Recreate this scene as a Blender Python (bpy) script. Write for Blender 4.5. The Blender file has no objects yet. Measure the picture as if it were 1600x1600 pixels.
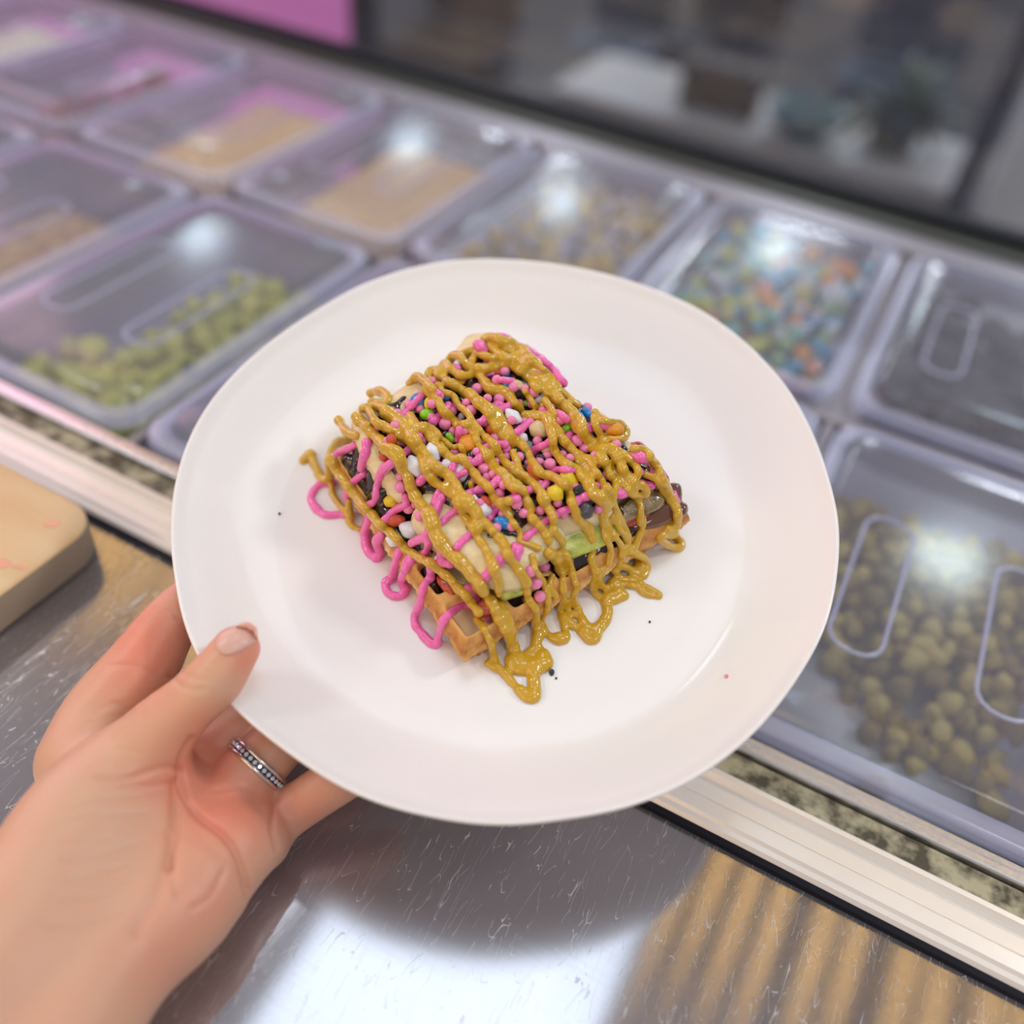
import bpy, bmesh, math, random
import numpy as np
from mathutils import Vector, Matrix
from mathutils.bvhtree import BVHTree
from mathutils import noise as mnoise
random.seed(7); np.random.seed(7)
scn = bpy.context.scene
COL = scn.collection
F = 1400.0
# ---------------------------------------------------------------- camera
R = np.array([[0.87808184, 0.38119082, -0.28925049],
              [0.47073949, -0.57963983, 0.6651481],
              [0.08588725, -0.72021609, -0.68841278]])       # camera (right, down, forward) -> world
CAM = np.array([0.0, 0.0, 1.32])
DECK = 0.985
K = 0.335 / 0.42                                       # counter drawn at 0.42 below the lens, resized to real pan width
cd = bpy.data.cameras.new('camera'); cam = bpy.data.objects.new('camera', cd); COL.objects.link(cam)
cd.sensor_width = 36; cd.sensor_fit = 'HORIZONTAL'; cd.lens = 36 * F / 1600
cd.clip_start = 0.02; cd.clip_end = 50
m = Matrix.Identity(4)
for i in range(3):
    m[i][0] = R[i, 0]; m[i][1] = -R[i, 1]; m[i][2] = -R[i, 2]; m[i][3] = CAM[i]
cam.matrix_world = m
cd.dof.use_dof = True; cd.dof.focus_distance = 0.345; cd.dof.aperture_fstop = 2.7
scn.camera = cam
# ---------------------------------------------------------------- world, lights, exposure
scn.view_settings.view_transform = 'Standard'; scn.view_settings.look = 'None'
scn.view_settings.gamma = 1; scn.view_settings.use_curve_mapping = False
scn.view_settings.exposure = 0.13
W = bpy.data.worlds.new('shop_air'); scn.world = W; W.use_nodes = True
W.node_tree.nodes['Background'].inputs[0].default_value = (0.62, 0.60, 0.66, 1)
W.node_tree.nodes['Background'].inputs[1].default_value = 0.53
def area(name, loc, sx, sy, energy, col, target=None):
    l = bpy.data.lights.new(name, 'AREA'); l.shape = 'RECTANGLE'; l.size = sx; l.size_y = sy
    l.energy = energy; l.color = col
    o = bpy.data.objects.new(name, l); COL.objects.link(o); o.location = loc
    if target is not None:
        o.rotation_euler = (Vector(target) - Vector(loc)).to_track_quat('-Z', 'Y').to_euler()
    return o
area('ceiling_lamp', (-0.30, 0.62, 2.8), 0.66, 0.84, 5.2, (0.72, 0.87, 1.0))
area('ceiling_lamp', (-1.9, -0.5, 2.8), 0.6, 0.6, 14, (0.97, 0.96, 1.0))  # unseen fill behind the camera, added to make up for the dimmed main lamp
area('wall_lamp', (-0.9, -1.6, 1.65), 1.8, 1.1, 13, (1.0, 0.66, 0.32), (0.0, 0.25, 1.0))
area('ceiling_lamp', (1.0, -0.6, 2.8), 0.8, 0.6, 8, (1.0, 0.97, 0.95))  # second unseen fill behind the camera, added for overall brightness
area('ceiling_lamp', (-0.75, 0.78, 2.8), 0.07, 0.07, 0.35, (0.86, 0.93, 1.0))
area('ceiling_lamp', (0.51, 2.77, 2.8), 0.26, 0.20, 5, (0.80, 0.97, 1.0))
for lx, ly in ((-0.69, 4.76), (-1.86, 4.46), (-2.91, 4.6), (-3.15, 3.05), (-4.67, 4.45)): area('ceiling_lamp', (lx, ly, 2.8), 0.22, 0.22, 7, (0.82, 0.96, 1.0))
for lx in (-3.0, -0.8, 1.2): area('ceiling_lamp', (lx, 6.6, 2.9), 0.6, 0.5, 95, (0.95, 0.97, 1.0))  # added out of view to brighten everything beyond the glass
area('ceiling_lamp', (1.35, 1.0, 2.7), 0.3, 0.3, 16, (0.95, 0.97, 1.0))  # unseen, added to light the front of the white cabinet
area('pink_tint_light', (-3.0, 1.0, 2.0), 1.6, 2.4, 22, (1.0, 0.50, 0.70), (-0.6, 0.5, 0.9))  # unseen area light, added to tint the left-hand pans pink
# ---------------------------------------------------------------- helpers
def ray(px, py):
    return R @ np.array([(px - 800) / F, (py - 800) / F, 1.0])
def cpt(px, py, d):                                    # pixel + forward distance -> world
    return CAM + ray(px, py) * d
def on_plane(px, py, p0, n):
    r = ray(px, py); return CAM + r * (np.dot(p0 - CAM, n) / np.dot(r, n))
def on_z(px, py, z):
    return on_plane(px, py, np.array([0, 0, z]), np.array([0, 0, 1.0]))
def project(P):                                        # world (N,3) -> px, py, depth
    c = (P - CAM) @ R; return 800 + F * c[:, 0] / c[:, 2], 800 + F * c[:, 1] / c[:, 2], c[:, 2]
def tag(o, label=None, cat=None, group=None, kind=None):
    if label: o['label'] = label
    if cat: o['category'] = cat
    if group: o['group'] = group
    if kind: o['kind'] = kind
    return o
def mesh_obj(name, verts, faces, mat=None, parent=None, smooth=True):
    me = bpy.data.meshes.new(name)
    if isinstance(verts, np.ndarray) and isinstance(faces, np.ndarray) and len(faces):
        k = faces.shape[1]
        me.vertices.add(len(verts)); me.vertices.foreach_set('co', verts.astype(np.float32).ravel())
        me.loops.add(faces.size); me.loops.foreach_set('vertex_index', faces.astype(np.int32).ravel())
        me.polygons.add(len(faces)); me.polygons.foreach_set('loop_start', np.arange(0, faces.size, k, dtype=np.int32))
        me.polygons.foreach_set('loop_total', np.full(len(faces), k, dtype=np.int32))
        me.update(calc_edges=True); me.validate()
    else:
        me.from_pydata([tuple(v) for v in verts], [], [tuple(f) for f in faces]); me.update()
    if smooth: me.polygons.foreach_set('use_smooth', [True] * len(me.polygons))
    if mat: me.materials.append(mat)
    o = bpy.data.objects.new(name, me); COL.objects.link(o)
    if parent: o.parent = parent
    return o
def bm_obj(name, bm, mat=None, parent=None, smooth=False):
    me = bpy.data.meshes.new(name); bm.to_mesh(me); bm.free()
    if smooth: me.polygons.foreach_set('use_smooth', [True] * len(me.polygons))
    if mat: me.materials.append(mat)
    o = bpy.data.objects.new(name, me); COL.objects.link(o)
    if parent: o.parent = parent
    return o
def empty(name, loc, rz=0):
    o = bpy.data.objects.new(name, None); COL.objects.link(o); o.location = loc
    o.rotation_euler = (0, 0, rz); o.empty_display_size = 0.02
    return o
def box(bm, x0, x1, y0, y1, z0, z1, bev=0.0):
    r = bmesh.ops.create_cube(bm, size=1); vs = r['verts']
    for v in vs:
        v.co = Vector(((x0 + x1) / 2 + v.co.x * (x1 - x0), (y0 + y1) / 2 + v.co.y * (y1 - y0), (z0 + z1) / 2 + v.co.z * (z1 - z0)))
    if bev:
        es = list({e for v in vs for e in v.link_edges})
        bmesh.ops.bevel(bm, geom=es, offset=bev, segments=2, profile=0.5, affect='EDGES')
def set_attr(o, name, arr):                            # per-vertex float
    a = o.data.attributes.new(name, 'FLOAT', 'POINT'); a.data.foreach_set('value', np.asarray(arr, np.float32))
def smoothstep(a, b, x):
    t = np.clip((x - a) / (b - a), 0, 1); return t * t * (3 - 2 * t)
def vnoise(P, sc, seed=0.0):
    P = np.asarray(P)
    return np.array([mnoise.noise(Vector((p[0] * sc + seed, p[1] * sc, p[2] * sc))) for p in P])

# --- materials
def mat(name, col=(0.8, 0.8, 0.8), rough=0.5, metal=0.0, sss=0.0, sssr=(0.004, 0.002, 0.001), coat=0.0, emis=None, es=0, spec=0.5):
    mt = bpy.data.materials.new(name); mt.use_nodes = True
    b = mt.node_tree.nodes['Principled BSDF']
    b.inputs['Base Color'].default_value = (*col, 1); b.inputs['Roughness'].default_value = rough
    b.inputs['Metallic'].default_value = metal; b.inputs['Specular IOR Level'].default_value = spec
    if sss: b.inputs['Subsurface Weight'].default_value = sss; b.inputs['Subsurface Radius'].default_value = sssr; b.inputs['Subsurface Scale'].default_value = 1.0
    if coat: b.inputs['Coat Weight'].default_value = coat; b.inputs['Coat Roughness'].default_value = 0.06
    if emis: b.inputs['Emission Color'].default_value = (*emis, 1); b.inputs['Emission Strength'].default_value = es
    return mt
def nd(mt, t, **kw):
    n = mt.node_tree.nodes.new(t)
    for k, v in kw.items(): setattr(n, k, v)
    return n
def lk(mt, a, b): mt.node_tree.links.new(a, b)
def bsdf(mt): return mt.node_tree.nodes['Principled BSDF']
def noise_mix(mt, c1, c2, scale, detail=4, lo=0.35, hi=0.65, coord='Object', stretch=None, bump=0.0, bscale=None, attr=None):
    tc = nd(mt, 'ShaderNodeTexCoord'); src = tc.outputs[coord]
    if stretch:
        mp = nd(mt, 'ShaderNodeMapping'); mp.inputs['Scale'].default_value = stretch; lk(mt, src, mp.inputs[0]); src = mp.outputs[0]
    n = nd(mt, 'ShaderNodeTexNoise'); n.inputs['Scale'].default_value = scale; n.inputs['Detail'].default_value = detail
    lk(mt, src, n.inputs['Vector'])
    r = nd(mt, 'ShaderNodeValToRGB'); r.color_ramp.elements[0].position = lo; r.color_ramp.elements[1].position = hi
    r.color_ramp.elements[0].color = (*c1, 1); r.color_ramp.elements[1].color = (*c2, 1)
    lk(mt, n.outputs['Fac'], r.inputs[0]); lk(mt, r.outputs[0], bsdf(mt).inputs['Base Color'])
    if bump:
        n2 = nd(mt, 'ShaderNodeTexNoise'); n2.inputs['Scale'].default_value = bscale or scale; n2.inputs['Detail'].default_value = 5
        lk(mt, src, n2.inputs['Vector'])
        bp = nd(mt, 'ShaderNodeBump'); bp.inputs['Strength'].default_value = bump; bp.inputs['Distance'].default_value = 0.001
        lk(mt, n2.outputs['Fac'], bp.inputs['Height']); lk(mt, bp.outputs[0], bsdf(mt).inputs['Normal'])
    return r
def clear_mat(name, tint=(0.9, 0.93, 1.0), haze=0.12, rough=0.06, hazecol=(0.75, 0.78, 0.9)):
    mt = bpy.data.materials.new(name); mt.use_nodes = True; nt = mt.node_tree; nt.nodes.clear()
    out = nt.nodes.new('ShaderNodeOutputMaterial'); tr = nt.nodes.new('ShaderNodeBsdfTransparent'); tr.inputs[0].default_value = (*tint, 1)
    df = nt.nodes.new('ShaderNodeBsdfDiffuse'); df.inputs[0].default_value = (*hazecol, 1)
    gl = nt.nodes.new('ShaderNodeBsdfGlossy'); gl.inputs['Roughness'].default_value = rough
    lw = nt.nodes.new('ShaderNodeFresnel'); lw.inputs[0].default_value = 1.5
    ge = nt.nodes.new('ShaderNodeNewGeometry'); io = nt.nodes.new('ShaderNodeMath'); io.operation = 'MULTIPLY_ADD'; io.inputs[1].default_value = 1 / 1.5 - 1.5; io.inputs[2].default_value = 1.5
    nt.links.new(ge.outputs['Backfacing'], io.inputs[0]); nt.links.new(io.outputs[0], lw.inputs[0])     # same reflectance on both faces of the sheet
    m1 = nt.nodes.new('ShaderNodeMixShader'); m1.inputs[0].default_value = haze
    m2 = nt.nodes.new('ShaderNodeMixShader')
    nt.links.new(tr.outputs[0], m1.inputs[1]); nt.links.new(df.outputs[0], m1.inputs[2])
    nt.links.new(lw.outputs[0], m2.inputs[0]); nt.links.new(m1.outputs[0], m2.inputs[1]); nt.links.new(gl.outputs[0], m2.inputs[2])
    nt.links.new(m2.outputs[0], out.inputs[0]); return mt

# --- surface nets: iso-surface (value < 0 inside) of a numpy grid
def surface_nets(G, org, h):
    I = G < 0
    c = [(i, j, k) for i in (0, 1) for j in (0, 1) for k in (0, 1)]
    nx, ny, nz = G.shape
    sl = lambda a, d: slice(d, a - 1 + d)
    cnt = np.zeros((nx - 1, ny - 1, nz - 1), np.uint8)
    for d in c: cnt += I[sl(nx, d[0]), sl(ny, d[1]), sl(nz, d[2])]
    act = (cnt > 0) & (cnt < 8)
    ix = np.argwhere(act); idx = np.full(act.shape, -1, np.int64); idx[act] = np.arange(len(ix))
    vals = np.stack([G[ix[:, 0] + d[0], ix[:, 1] + d[1], ix[:, 2] + d[2]] for d in c], 1)
    acc = np.zeros((len(ix), 3)); n = np.zeros(len(ix))
    for a in range(8):
        for b in range(a + 1, 8):
            da, db = np.array(c[a]), np.array(c[b])
            if np.abs(da - db).sum() != 1: continue
            va, vb = vals[:, a], vals[:, b]; msk = (va < 0) != (vb < 0)
            t = va[msk] / (va[msk] - vb[msk])
            acc[msk] += da + t[:, None] * (db - da); n[msk] += 1
    V = (ix + acc / n[:, None]) * h + org
    faces = []
    for ax in range(3):
        s0 = [slice(None)] * 3; s1 = [slice(None)] * 3; s0[ax] = slice(0, -1); s1[ax] = slice(1, None)
        A, B = I[tuple(s0)], I[tuple(s1)]
        e = np.argwhere(A != B); o1, o2 = [(1, 2), (2, 0), (0, 1)][ax]
        e = e[(e[:, o1] > 0) & (e[:, o2] > 0) & (e[:, o1] < G.shape[o1] - 1) & (e[:, o2] < G.shape[o2] - 1)]
        q = []
        for (u, v) in ((0, 0), (1, 0), (1, 1), (0, 1)):
            p = e.copy(); p[:, o1] -= u; p[:, o2] -= v; q.append(idx[p[:, 0], p[:, 1], p[:, 2]])
        q = np.stack(q, 1); ins = A[e[:, 0], e[:, 1], e[:, 2]]
        q[~ins] = q[~ins][:, ::-1]; faces.append(q)
    return V, np.concatenate(faces)
class Field:
    def __init__(s, lo, hi, h, dtype=np.float32):
        s.lo = np.array(lo, float); s.h = h; s.n = np.ceil((np.array(hi) - s.lo) / h).astype(int) + 1
        s.G = np.full(s.n, 0.05, dtype)
    def sub(s, lo, hi):
        a = np.clip(np.floor((lo - s.lo) / s.h).astype(int), 0, s.n - 1); b = np.clip(np.ceil((hi - s.lo) / s.h).astype(int) + 1, 1, s.n)
        ax = [s.lo[i] + np.arange(a[i], b[i]) * s.h for i in range(3)]
        return tuple(slice(a[i], b[i]) for i in range(3)), np.meshgrid(*ax, indexing='ij', sparse=True)
    def chain(s, pts, rad, k, sq=None):                # tapered capsule chain, hard inside, smooth to the rest
        pts = np.asarray(pts, float); rad = np.asarray(rad, float); pad = rad.max() + k + 2 * s.h
        S, (X, Y, Z) = s.sub(pts.min(0) - pad, pts.max(0) + pad)
        if 0 in s.G[S].shape: return
        D = np.full(s.G[S].shape, 0.05, s.G.dtype)
        off = [S[i].start for i in range(3)]
        for a, b, ra, rb in zip(pts[:-1], pts[1:], rad[:-1], rad[1:]):
            pd = max(ra, rb) + k + 2 * s.h
            T, (x, y, z) = s.sub(np.minimum(a, b) - pd, np.maximum(a, b) + pd)
            L = tuple(slice(T[i].start - off[i], T[i].stop - off[i]) for i in range(3))
            ab = b - a; l2 = ab @ ab + 1e-12
            t = np.clip(((x - a[0]) * ab[0] + (y - a[1]) * ab[1] + (z - a[2]) * ab[2]) / l2, 0, 1)
            d = np.sqrt((x - a[0] - t * ab[0]) ** 2 + (y - a[1] - t * ab[1]) ** 2 + (z - a[2] - t * ab[2]) ** 2) - (ra + (rb - ra) * t)
            D[L] = np.minimum(D[L], d)
        s.merge(S, D, k)
    def merge(s, S, D, k):
        g = s.G[S]; hh = np.clip(k - np.abs(g - D), 0, None) / k
        s.G[S] = np.minimum(g, D) - hh * hh * k * 0.25
    def mesh(s): return surface_nets(s.G, s.lo, s.h)
def catmull(pts, step):
    P = [np.asarray(p, float) for p in pts]
    if len(P) < 3:
        n = max(2, int(np.linalg.norm(P[-1][:2] - P[0][:2]) / step)); return np.array([P[0] + (P[-1] - P[0]) * i / n for i in range(n + 1)])
    Q = [2 * P[0] - P[1]] + P + [2 * P[-1] - P[-2]]; out = []
    for i in range(1, len(Q) - 2):
        n = max(1, int(np.linalg.norm(Q[i + 1][:2] - Q[i][:2]) / step))
        for j in range(n):
            t = j / n; a, b, c, d = Q[i - 1:i + 3]
            out.append(0.5 * (2 * b + (c - a) * t + (2 * a - 5 * b + 4 * c - d) * t * t + (3 * b - a - 3 * c + d) * t ** 3))
    out.append(P[-1]); return np.array(out)

# ---------------------------------------------------------------- materials
M = {}
st = M['steel'] = mat('brushed_steel', (0.50, 0.48, 0.50), 0.24, 0.80)
tc = nd(st, 'ShaderNodeTexCoord')
mp = nd(st, 'ShaderNodeMapping'); mp.inputs['Scale'].default_value = (25, 1300, 1); mp.inputs['Rotation'].default_value = (0, 0, 0.0)
lk(st, tc.outputs['Object'], mp.inputs[0])
n1 = nd(st, 'ShaderNodeTexNoise'); n1.inputs['Scale'].default_value = 1.0; n1.inputs['Detail'].default_value = 3; lk(st, mp.outputs[0], n1.inputs['Vector'])
def scratches(mt, coord, ang, sc, thr, seed):
    """hairline marks: thin contour lines of a stretched noise, kept only where a second noise allows"""
    a = nd(mt, 'ShaderNodeMapping'); a.inputs['Rotation'].default_value = (0, 0, ang); a.inputs['Scale'].default_value = (sc, sc * 0.16, 1)
    a.inputs['Location'].default_value = (seed, seed * 2, 0); lk(mt, coord, a.inputs[0])
    w = nd(mt, 'ShaderNodeTexNoise'); w.inputs['Scale'].default_value = 1.0; w.inputs['Detail'].default_value = 0.5; lk(mt, a.outputs[0], w.inputs['Vector'])
    k = nd(mt, 'ShaderNodeTexNoise'); k.inputs['Scale'].default_value = 1.7; k.inputs['Detail'].default_value = 1; lk(mt, a.outputs[0], k.inputs['Vector'])
    s1 = nd(mt, 'ShaderNodeMath', operation='SUBTRACT'); s1.inputs[1].default_value = 0.5; lk(mt, w.outputs['Fac'], s1.inputs[0])
    ab = nd(mt, 'ShaderNodeMath', operation='ABSOLUTE'); lk(mt, s1.outputs[0], ab.inputs[0])
    l = nd(mt, 'ShaderNodeMath', operation='LESS_THAN'); l.inputs[1].default_value = thr; lk(mt, ab.outputs[0], l.inputs[0])
    g_ = nd(mt, 'ShaderNodeMath', operation='GREATER_THAN'); g_.inputs[1].default_value = 0.60; lk(mt, k.outputs['Fac'], g_.inputs[0])
    mu = nd(mt, 'ShaderNodeMath', operation='MULTIPLY'); lk(mt, l.outputs[0], mu.inputs[0]); lk(mt, g_.outputs[0], mu.inputs[1])
    return mu.outputs[0]
sc = [scratches(st, tc.outputs['Object'], a, s_, t_, sd) for a, s_, t_, sd in
      ((0.3, 160, 0.0028, 0.0), (-0.5, 120, 0.0024, 3.1), (1.2, 190, 0.003, 7.7), (-1.1, 150, 0.003, 1.7), (0.05, 130, 0.0024, 9.3), (2.2, 170, 0.0028, 4.4), (0.75, 240, 0.004, 5.4), (-0.15, 220, 0.0036, 6.4), (1.6, 200, 0.0036, 2.4))]
tot = sc[0]
for s_ in sc[1:]:
    mx = nd(st, 'ShaderNodeMath', operation='MAXIMUM'); lk(st, tot, mx.inputs[0]); lk(st, s_, mx.inputs[1]); tot = mx.outputs[0]
mr = nd(st, 'ShaderNodeMapRange'); mr.inputs['To Min'].default_value = 0.10; mr.inputs['To Max'].default_value = 0.15
lk(st, n1.outputs['Fac'], mr.inputs['Value'])
mxr = nd(st, 'ShaderNodeMath', operation='MULTIPLY_ADD'); mxr.inputs[1].default_value = 0.22; lk(st, tot, mxr.inputs[0]); lk(st, mr.outputs[0], mxr.inputs[2])
lk(st, mxr.outputs[0], bsdf(st).inputs['Roughness'])
mc = nd(st, 'ShaderNodeMix', data_type='RGBA'); mc.inputs['A'].default_value = (0.42, 0.40, 0.42, 1); mc.inputs['B'].default_value = (0.62, 0.61, 0.63, 1)
lk(st, tot, mc.inputs['Factor']); lk(st, mc.outputs['Result'], bsdf(st).inputs['Base Color'])
bp = nd(st, 'ShaderNodeBump'); bp.inputs['Strength'].default_value = 0.015; bp.inputs['Distance'].default_value = 0.0004
ma = nd(st, 'ShaderNodeMath', operation='MULTIPLY_ADD'); ma.inputs[1].default_value = 0.0; lk(st, tot, ma.inputs[0]); lk(st, n1.outputs['Fac'], ma.inputs[2])
lk(st, ma.outputs[0], bp.inputs['Height']); lk(st, bp.outputs[0], bsdf(st).inputs['Normal'])
bsdf(st).inputs['Anisotropic'].default_value = 1.0
tg = nd(st, 'ShaderNodeTangent', direction_type='UV_MAP', uv_map='brush'); lk(st, tg.outputs[0], bsdf(st).inputs['Tangent'])
M['alu'] = mat('satin_aluminium', (0.84, 0.80, 0.74), 0.32, 0.30)
M['alu_bright'] = mat('polished_aluminium', (0.72, 0.72, 0.74), 0.25, 0.9)
M['frame'] = mat('frame_steel', (0.36, 0.33, 0.36), 0.42, 0.6)
M['gasket'] = mat('grimy_gasket', (0.20, 0.17, 0.09), 0.6); noise_mix(M['gasket'], (0.07, 0.055, 0.03), (0.42, 0.38, 0.24), 120, 6, 0.4, 0.6)
M['black'] = mat('black_frame', (0.004, 0.004, 0.010), 0.6, spec=0.2)
M['dark_green'] = mat('dark_olive_ledge', (0.045, 0.05, 0.035), 0.45)
M['lid'] = clear_mat('clear_lid_plastic', haze=0.14, rough=0.14, hazecol=(0.70, 0.70, 0.80))
M['lid_edge'] = clear_mat('thick_clear_plastic', haze=0.42, rough=0.15, hazecol=(0.66, 0.68, 0.86))
M['pan'] = clear_mat('clear_pan_plastic', haze=0.30, rough=0.15, hazecol=(0.55, 0.55, 0.66))
M['glass'] = clear_mat('counter_glass', (0.80, 0.82, 0.85), 0.02, 0.02)
M['pan_floor'] = mat('pan_bottom', (0.42, 0.43, 0.42), 0.4)
M['wood'] = mat('board_wood', (0.72, 0.5, 0.28), 0.5)
noise_mix(M['wood'], (0.78, 0.50, 0.24), (0.86, 0.62, 0.35), 9, 5, 0.3, 0.7, stretch=(1, 7, 1))
M['board_edge'] = mat('board_edge_wood', (0.42, 0.34, 0.24), 0.6)
M['plate'] = mat('glazed_ceramic', (0.83, 0.815, 0.795), 0.30, 0, coat=0.25)
bpn = nd(M['plate'], 'ShaderNodeTexNoise'); bpn.inputs['Scale'].default_value = 55; bpn.inputs['Detail'].default_value = 2
tcp = nd(M['plate'], 'ShaderNodeTexCoord'); lk(M['plate'], tcp.outputs['Object'], bpn.inputs['Vector'])
bb = nd(M['plate'], 'ShaderNodeBump'); bb.inputs['Strength'].default_value = 0.25; bb.inputs['Distance'].default_value = 0.001
lk(M['plate'], bpn.outputs['Fac'], bb.inputs['Height']); lk(M['plate'], bb.outputs[0], bsdf(M['plate']).inputs['Normal'])

# skin
sk = M['skin'] = mat('skin', (0.72, 0.43, 0.31), 0.42, sss=0.35, sssr=(0.006, 0.0022, 0.0012))
at = nd(sk, 'ShaderNodeAttribute', attribute_name='red')
tcs = nd(sk, 'ShaderNodeTexCoord'); ns = nd(sk, 'ShaderNodeTexNoise'); ns.inputs['Scale'].default_value = 45; ns.inputs['Detail'].default_value = 3
lk(sk, tcs.outputs['Object'], ns.inputs['Vector'])
ad = nd(sk, 'ShaderNodeMath', operation='MULTIPLY_ADD'); ad.inputs[1].default_value = 0.5; ad.inputs[2].default_value = -0.25; lk(sk, ns.outputs['Fac'], ad.inputs[0])
ad2 = nd(sk, 'ShaderNodeMath', operation='ADD', use_clamp=True); lk(sk, ad.outputs[0], ad2.inputs[0]); lk(sk, at.outputs['Fac'], ad2.inputs[1])
mxs = nd(sk, 'ShaderNodeMix', data_type='RGBA'); mxs.inputs['A'].default_value = (0.66, 0.40, 0.26, 1); mxs.inputs['B'].default_value = (0.74, 0.26, 0.17, 1)
lk(sk, ad2.outputs[0], mxs.inputs['Factor']); lk(sk, mxs.outputs['Result'], bsdf(sk).inputs['Base Color'])
nf = nd(sk, 'ShaderNodeTexVoronoi'); nf.inputs['Scale'].default_value = 1500; lk(sk, tcs.outputs['Object'], nf.inputs['Vector'])
bs = nd(sk, 'ShaderNodeBump'); bs.inputs['Strength'].default_value = 0.25; bs.inputs['Distance'].default_value = 0.0002
lk(sk, nf.outputs['Distance'], bs.inputs['Height']); lk(sk, bs.outputs[0], bsdf(sk).inputs['Normal'])
M['nail'] = mat('nail', (0.80, 0.44, 0.36), 0.34, sss=0.3, sssr=(0.003, 0.001, 0.001))
# food
wf = M['waffle'] = mat('baked_waffle', (0.8, 0.5, 0.2), 0.6)
at = nd(wf, 'ShaderNodeAttribute', attribute_name='bake'); tcw = nd(wf, 'ShaderNodeTexCoord')
nw = nd(wf, 'ShaderNodeTexNoise'); nw.inputs['Scale'].default_value = 260; nw.inputs['Detail'].default_value = 5; lk(wf, tcw.outputs['Object'], nw.inputs['Vector'])
aw = nd(wf, 'ShaderNodeMath', operation='MULTIPLY_ADD'); aw.inputs[1].default_value = 0.6; aw.inputs[2].default_value = -0.3; lk(wf, nw.outputs['Fac'], aw.inputs[0])
aw2 = nd(wf, 'ShaderNodeMath', operation='ADD'); lk(wf, aw.outputs[0], aw2.inputs[0]); lk(wf, at.outputs['Fac'], aw2.inputs[1])
rw = nd(wf, 'ShaderNodeValToRGB'); e = rw.color_ramp.elements; e[0].position = 0.05; e[0].color = (0.92, 0.78, 0.46, 1); e[1].position = 1; e[1].color = (0.30, 0.10, 0.02, 1)
x = e.new(0.45); x.color = (0.78, 0.44, 0.13, 1); x = e.new(0.75); x.color = (0.52, 0.22, 0.05, 1)
lk(wf, aw2.outputs[0], rw.inputs[0]); lk(wf, rw.outputs[0], bsdf(wf).inputs['Base Color'])
bw = nd(wf, 'ShaderNodeBump'); bw.inputs['Strength'].default_value = 0.4; bw.inputs['Distance'].default_value = 0.0006; lk(wf, nw.outputs['Fac'], bw.inputs['Height']); lk(wf, bw.outputs[0], bsdf(wf).inputs['Normal'])
M['choc'] = mat('dark_chocolate_sauce', (0.022, 0.009, 0.006), 0.12, coat=0.5)
M['hazel'] = mat('hazelnut_spread', (0.13, 0.05, 0.025), 0.14, coat=0.5)
M['caramel'] = mat('golden_sauce', (0.60, 0.36, 0.022), 0.18, sss=0.15, sssr=(0.002, 0.001, 0.0003), coat=0.5)
M['pinks'] = mat('pink_sauce', (0.86, 0.16, 0.46), 0.2, sss=0.2, sssr=(0.002, 0.0006, 0.001), coat=0.4)
M['banana'] = mat('banana_flesh', (0.80, 0.66, 0.38), 0.38, sss=0.3, sssr=(0.003, 0.002, 0.001))
noise_mix(M['banana'], (0.70, 0.55, 0.27), (0.84, 0.74, 0.47), 90, 4, 0.3, 0.7, stretch=(1, 3, 1), bump=0.5, bscale=160)
M['kiwi'] = mat('kiwi_flesh', (0.42, 0.46, 0.06), 0.22, sss=0.3, sssr=(0.003, 0.003, 0.001), coat=0.4)
noise_mix(M['kiwi'], (0.33, 0.40, 0.03), (0.60, 0.64, 0.15), 240, 4, 0.35, 0.65, bump=0.6, bscale=500)
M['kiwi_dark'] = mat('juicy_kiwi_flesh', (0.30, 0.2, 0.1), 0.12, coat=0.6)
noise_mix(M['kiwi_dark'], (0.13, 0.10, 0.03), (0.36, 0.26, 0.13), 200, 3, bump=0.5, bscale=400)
M['berry'] = mat('strawberry_flesh', (0.45, 0.03, 0.015), 0.22, coat=0.4)
noise_mix(M['berry'], (0.33, 0.015, 0.01), (0.60, 0.09, 0.04), 260, 3, bump=0.6, bscale=600)
def candy(name, c, speck=None, rough=0.25):
    mt = mat(name, c, rough, coat=0.4)
    if speck: noise_mix(mt, speck, c, 420, 2, 0.30, 0.34, bump=0.35, bscale=220)
    return mt
CM = {'pink': candy('pink_pearl_sugar', (0.84, 0.24, 0.46), rough=0.4), 'blue': candy('blue_shell', (0.01, 0.24, 0.62)), 'yellow': candy('yellow_shell', (0.84, 0.62, 0.01), (0.6, 0.38, 0.01)),
      'green': candy('green_shell', (0.26, 0.66, 0.01)), 'white': candy('white_shell', (0.84, 0.86, 0.92), (0.25, 0.27, 0.33)), 'orange': candy('orange_shell', (0.82, 0.33, 0.01), (0.85, 0.20, 0.01)),
      'black': candy('black_shell', (0.02, 0.022, 0.028)), 'red': candy('red_shell', (0.60, 0.07, 0.02), (0.75, 0.2, 0.05)), 'beige': candy('beige_shell', (0.72, 0.54, 0.28), (0.4, 0.25, 0.12)), 'grey': candy('grey_shell', (0.06, 0.055, 0.065), rough=0.45)}

# ---------------------------------------------------------------- room and counter
bm = bmesh.new(); box(bm, -6, 6, -3, 9, -0.1, 0.0)
M['floor'] = mat('shop_floor', (0.05, 0.05, 0.055), 0.35); noise_mix(M['floor'], (0.02, 0.02, 0.025), (0.06, 0.05, 0.045), 1.2, 3)
tag(bm_obj('floor', bm, M['floor']), kind='structure')

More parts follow.
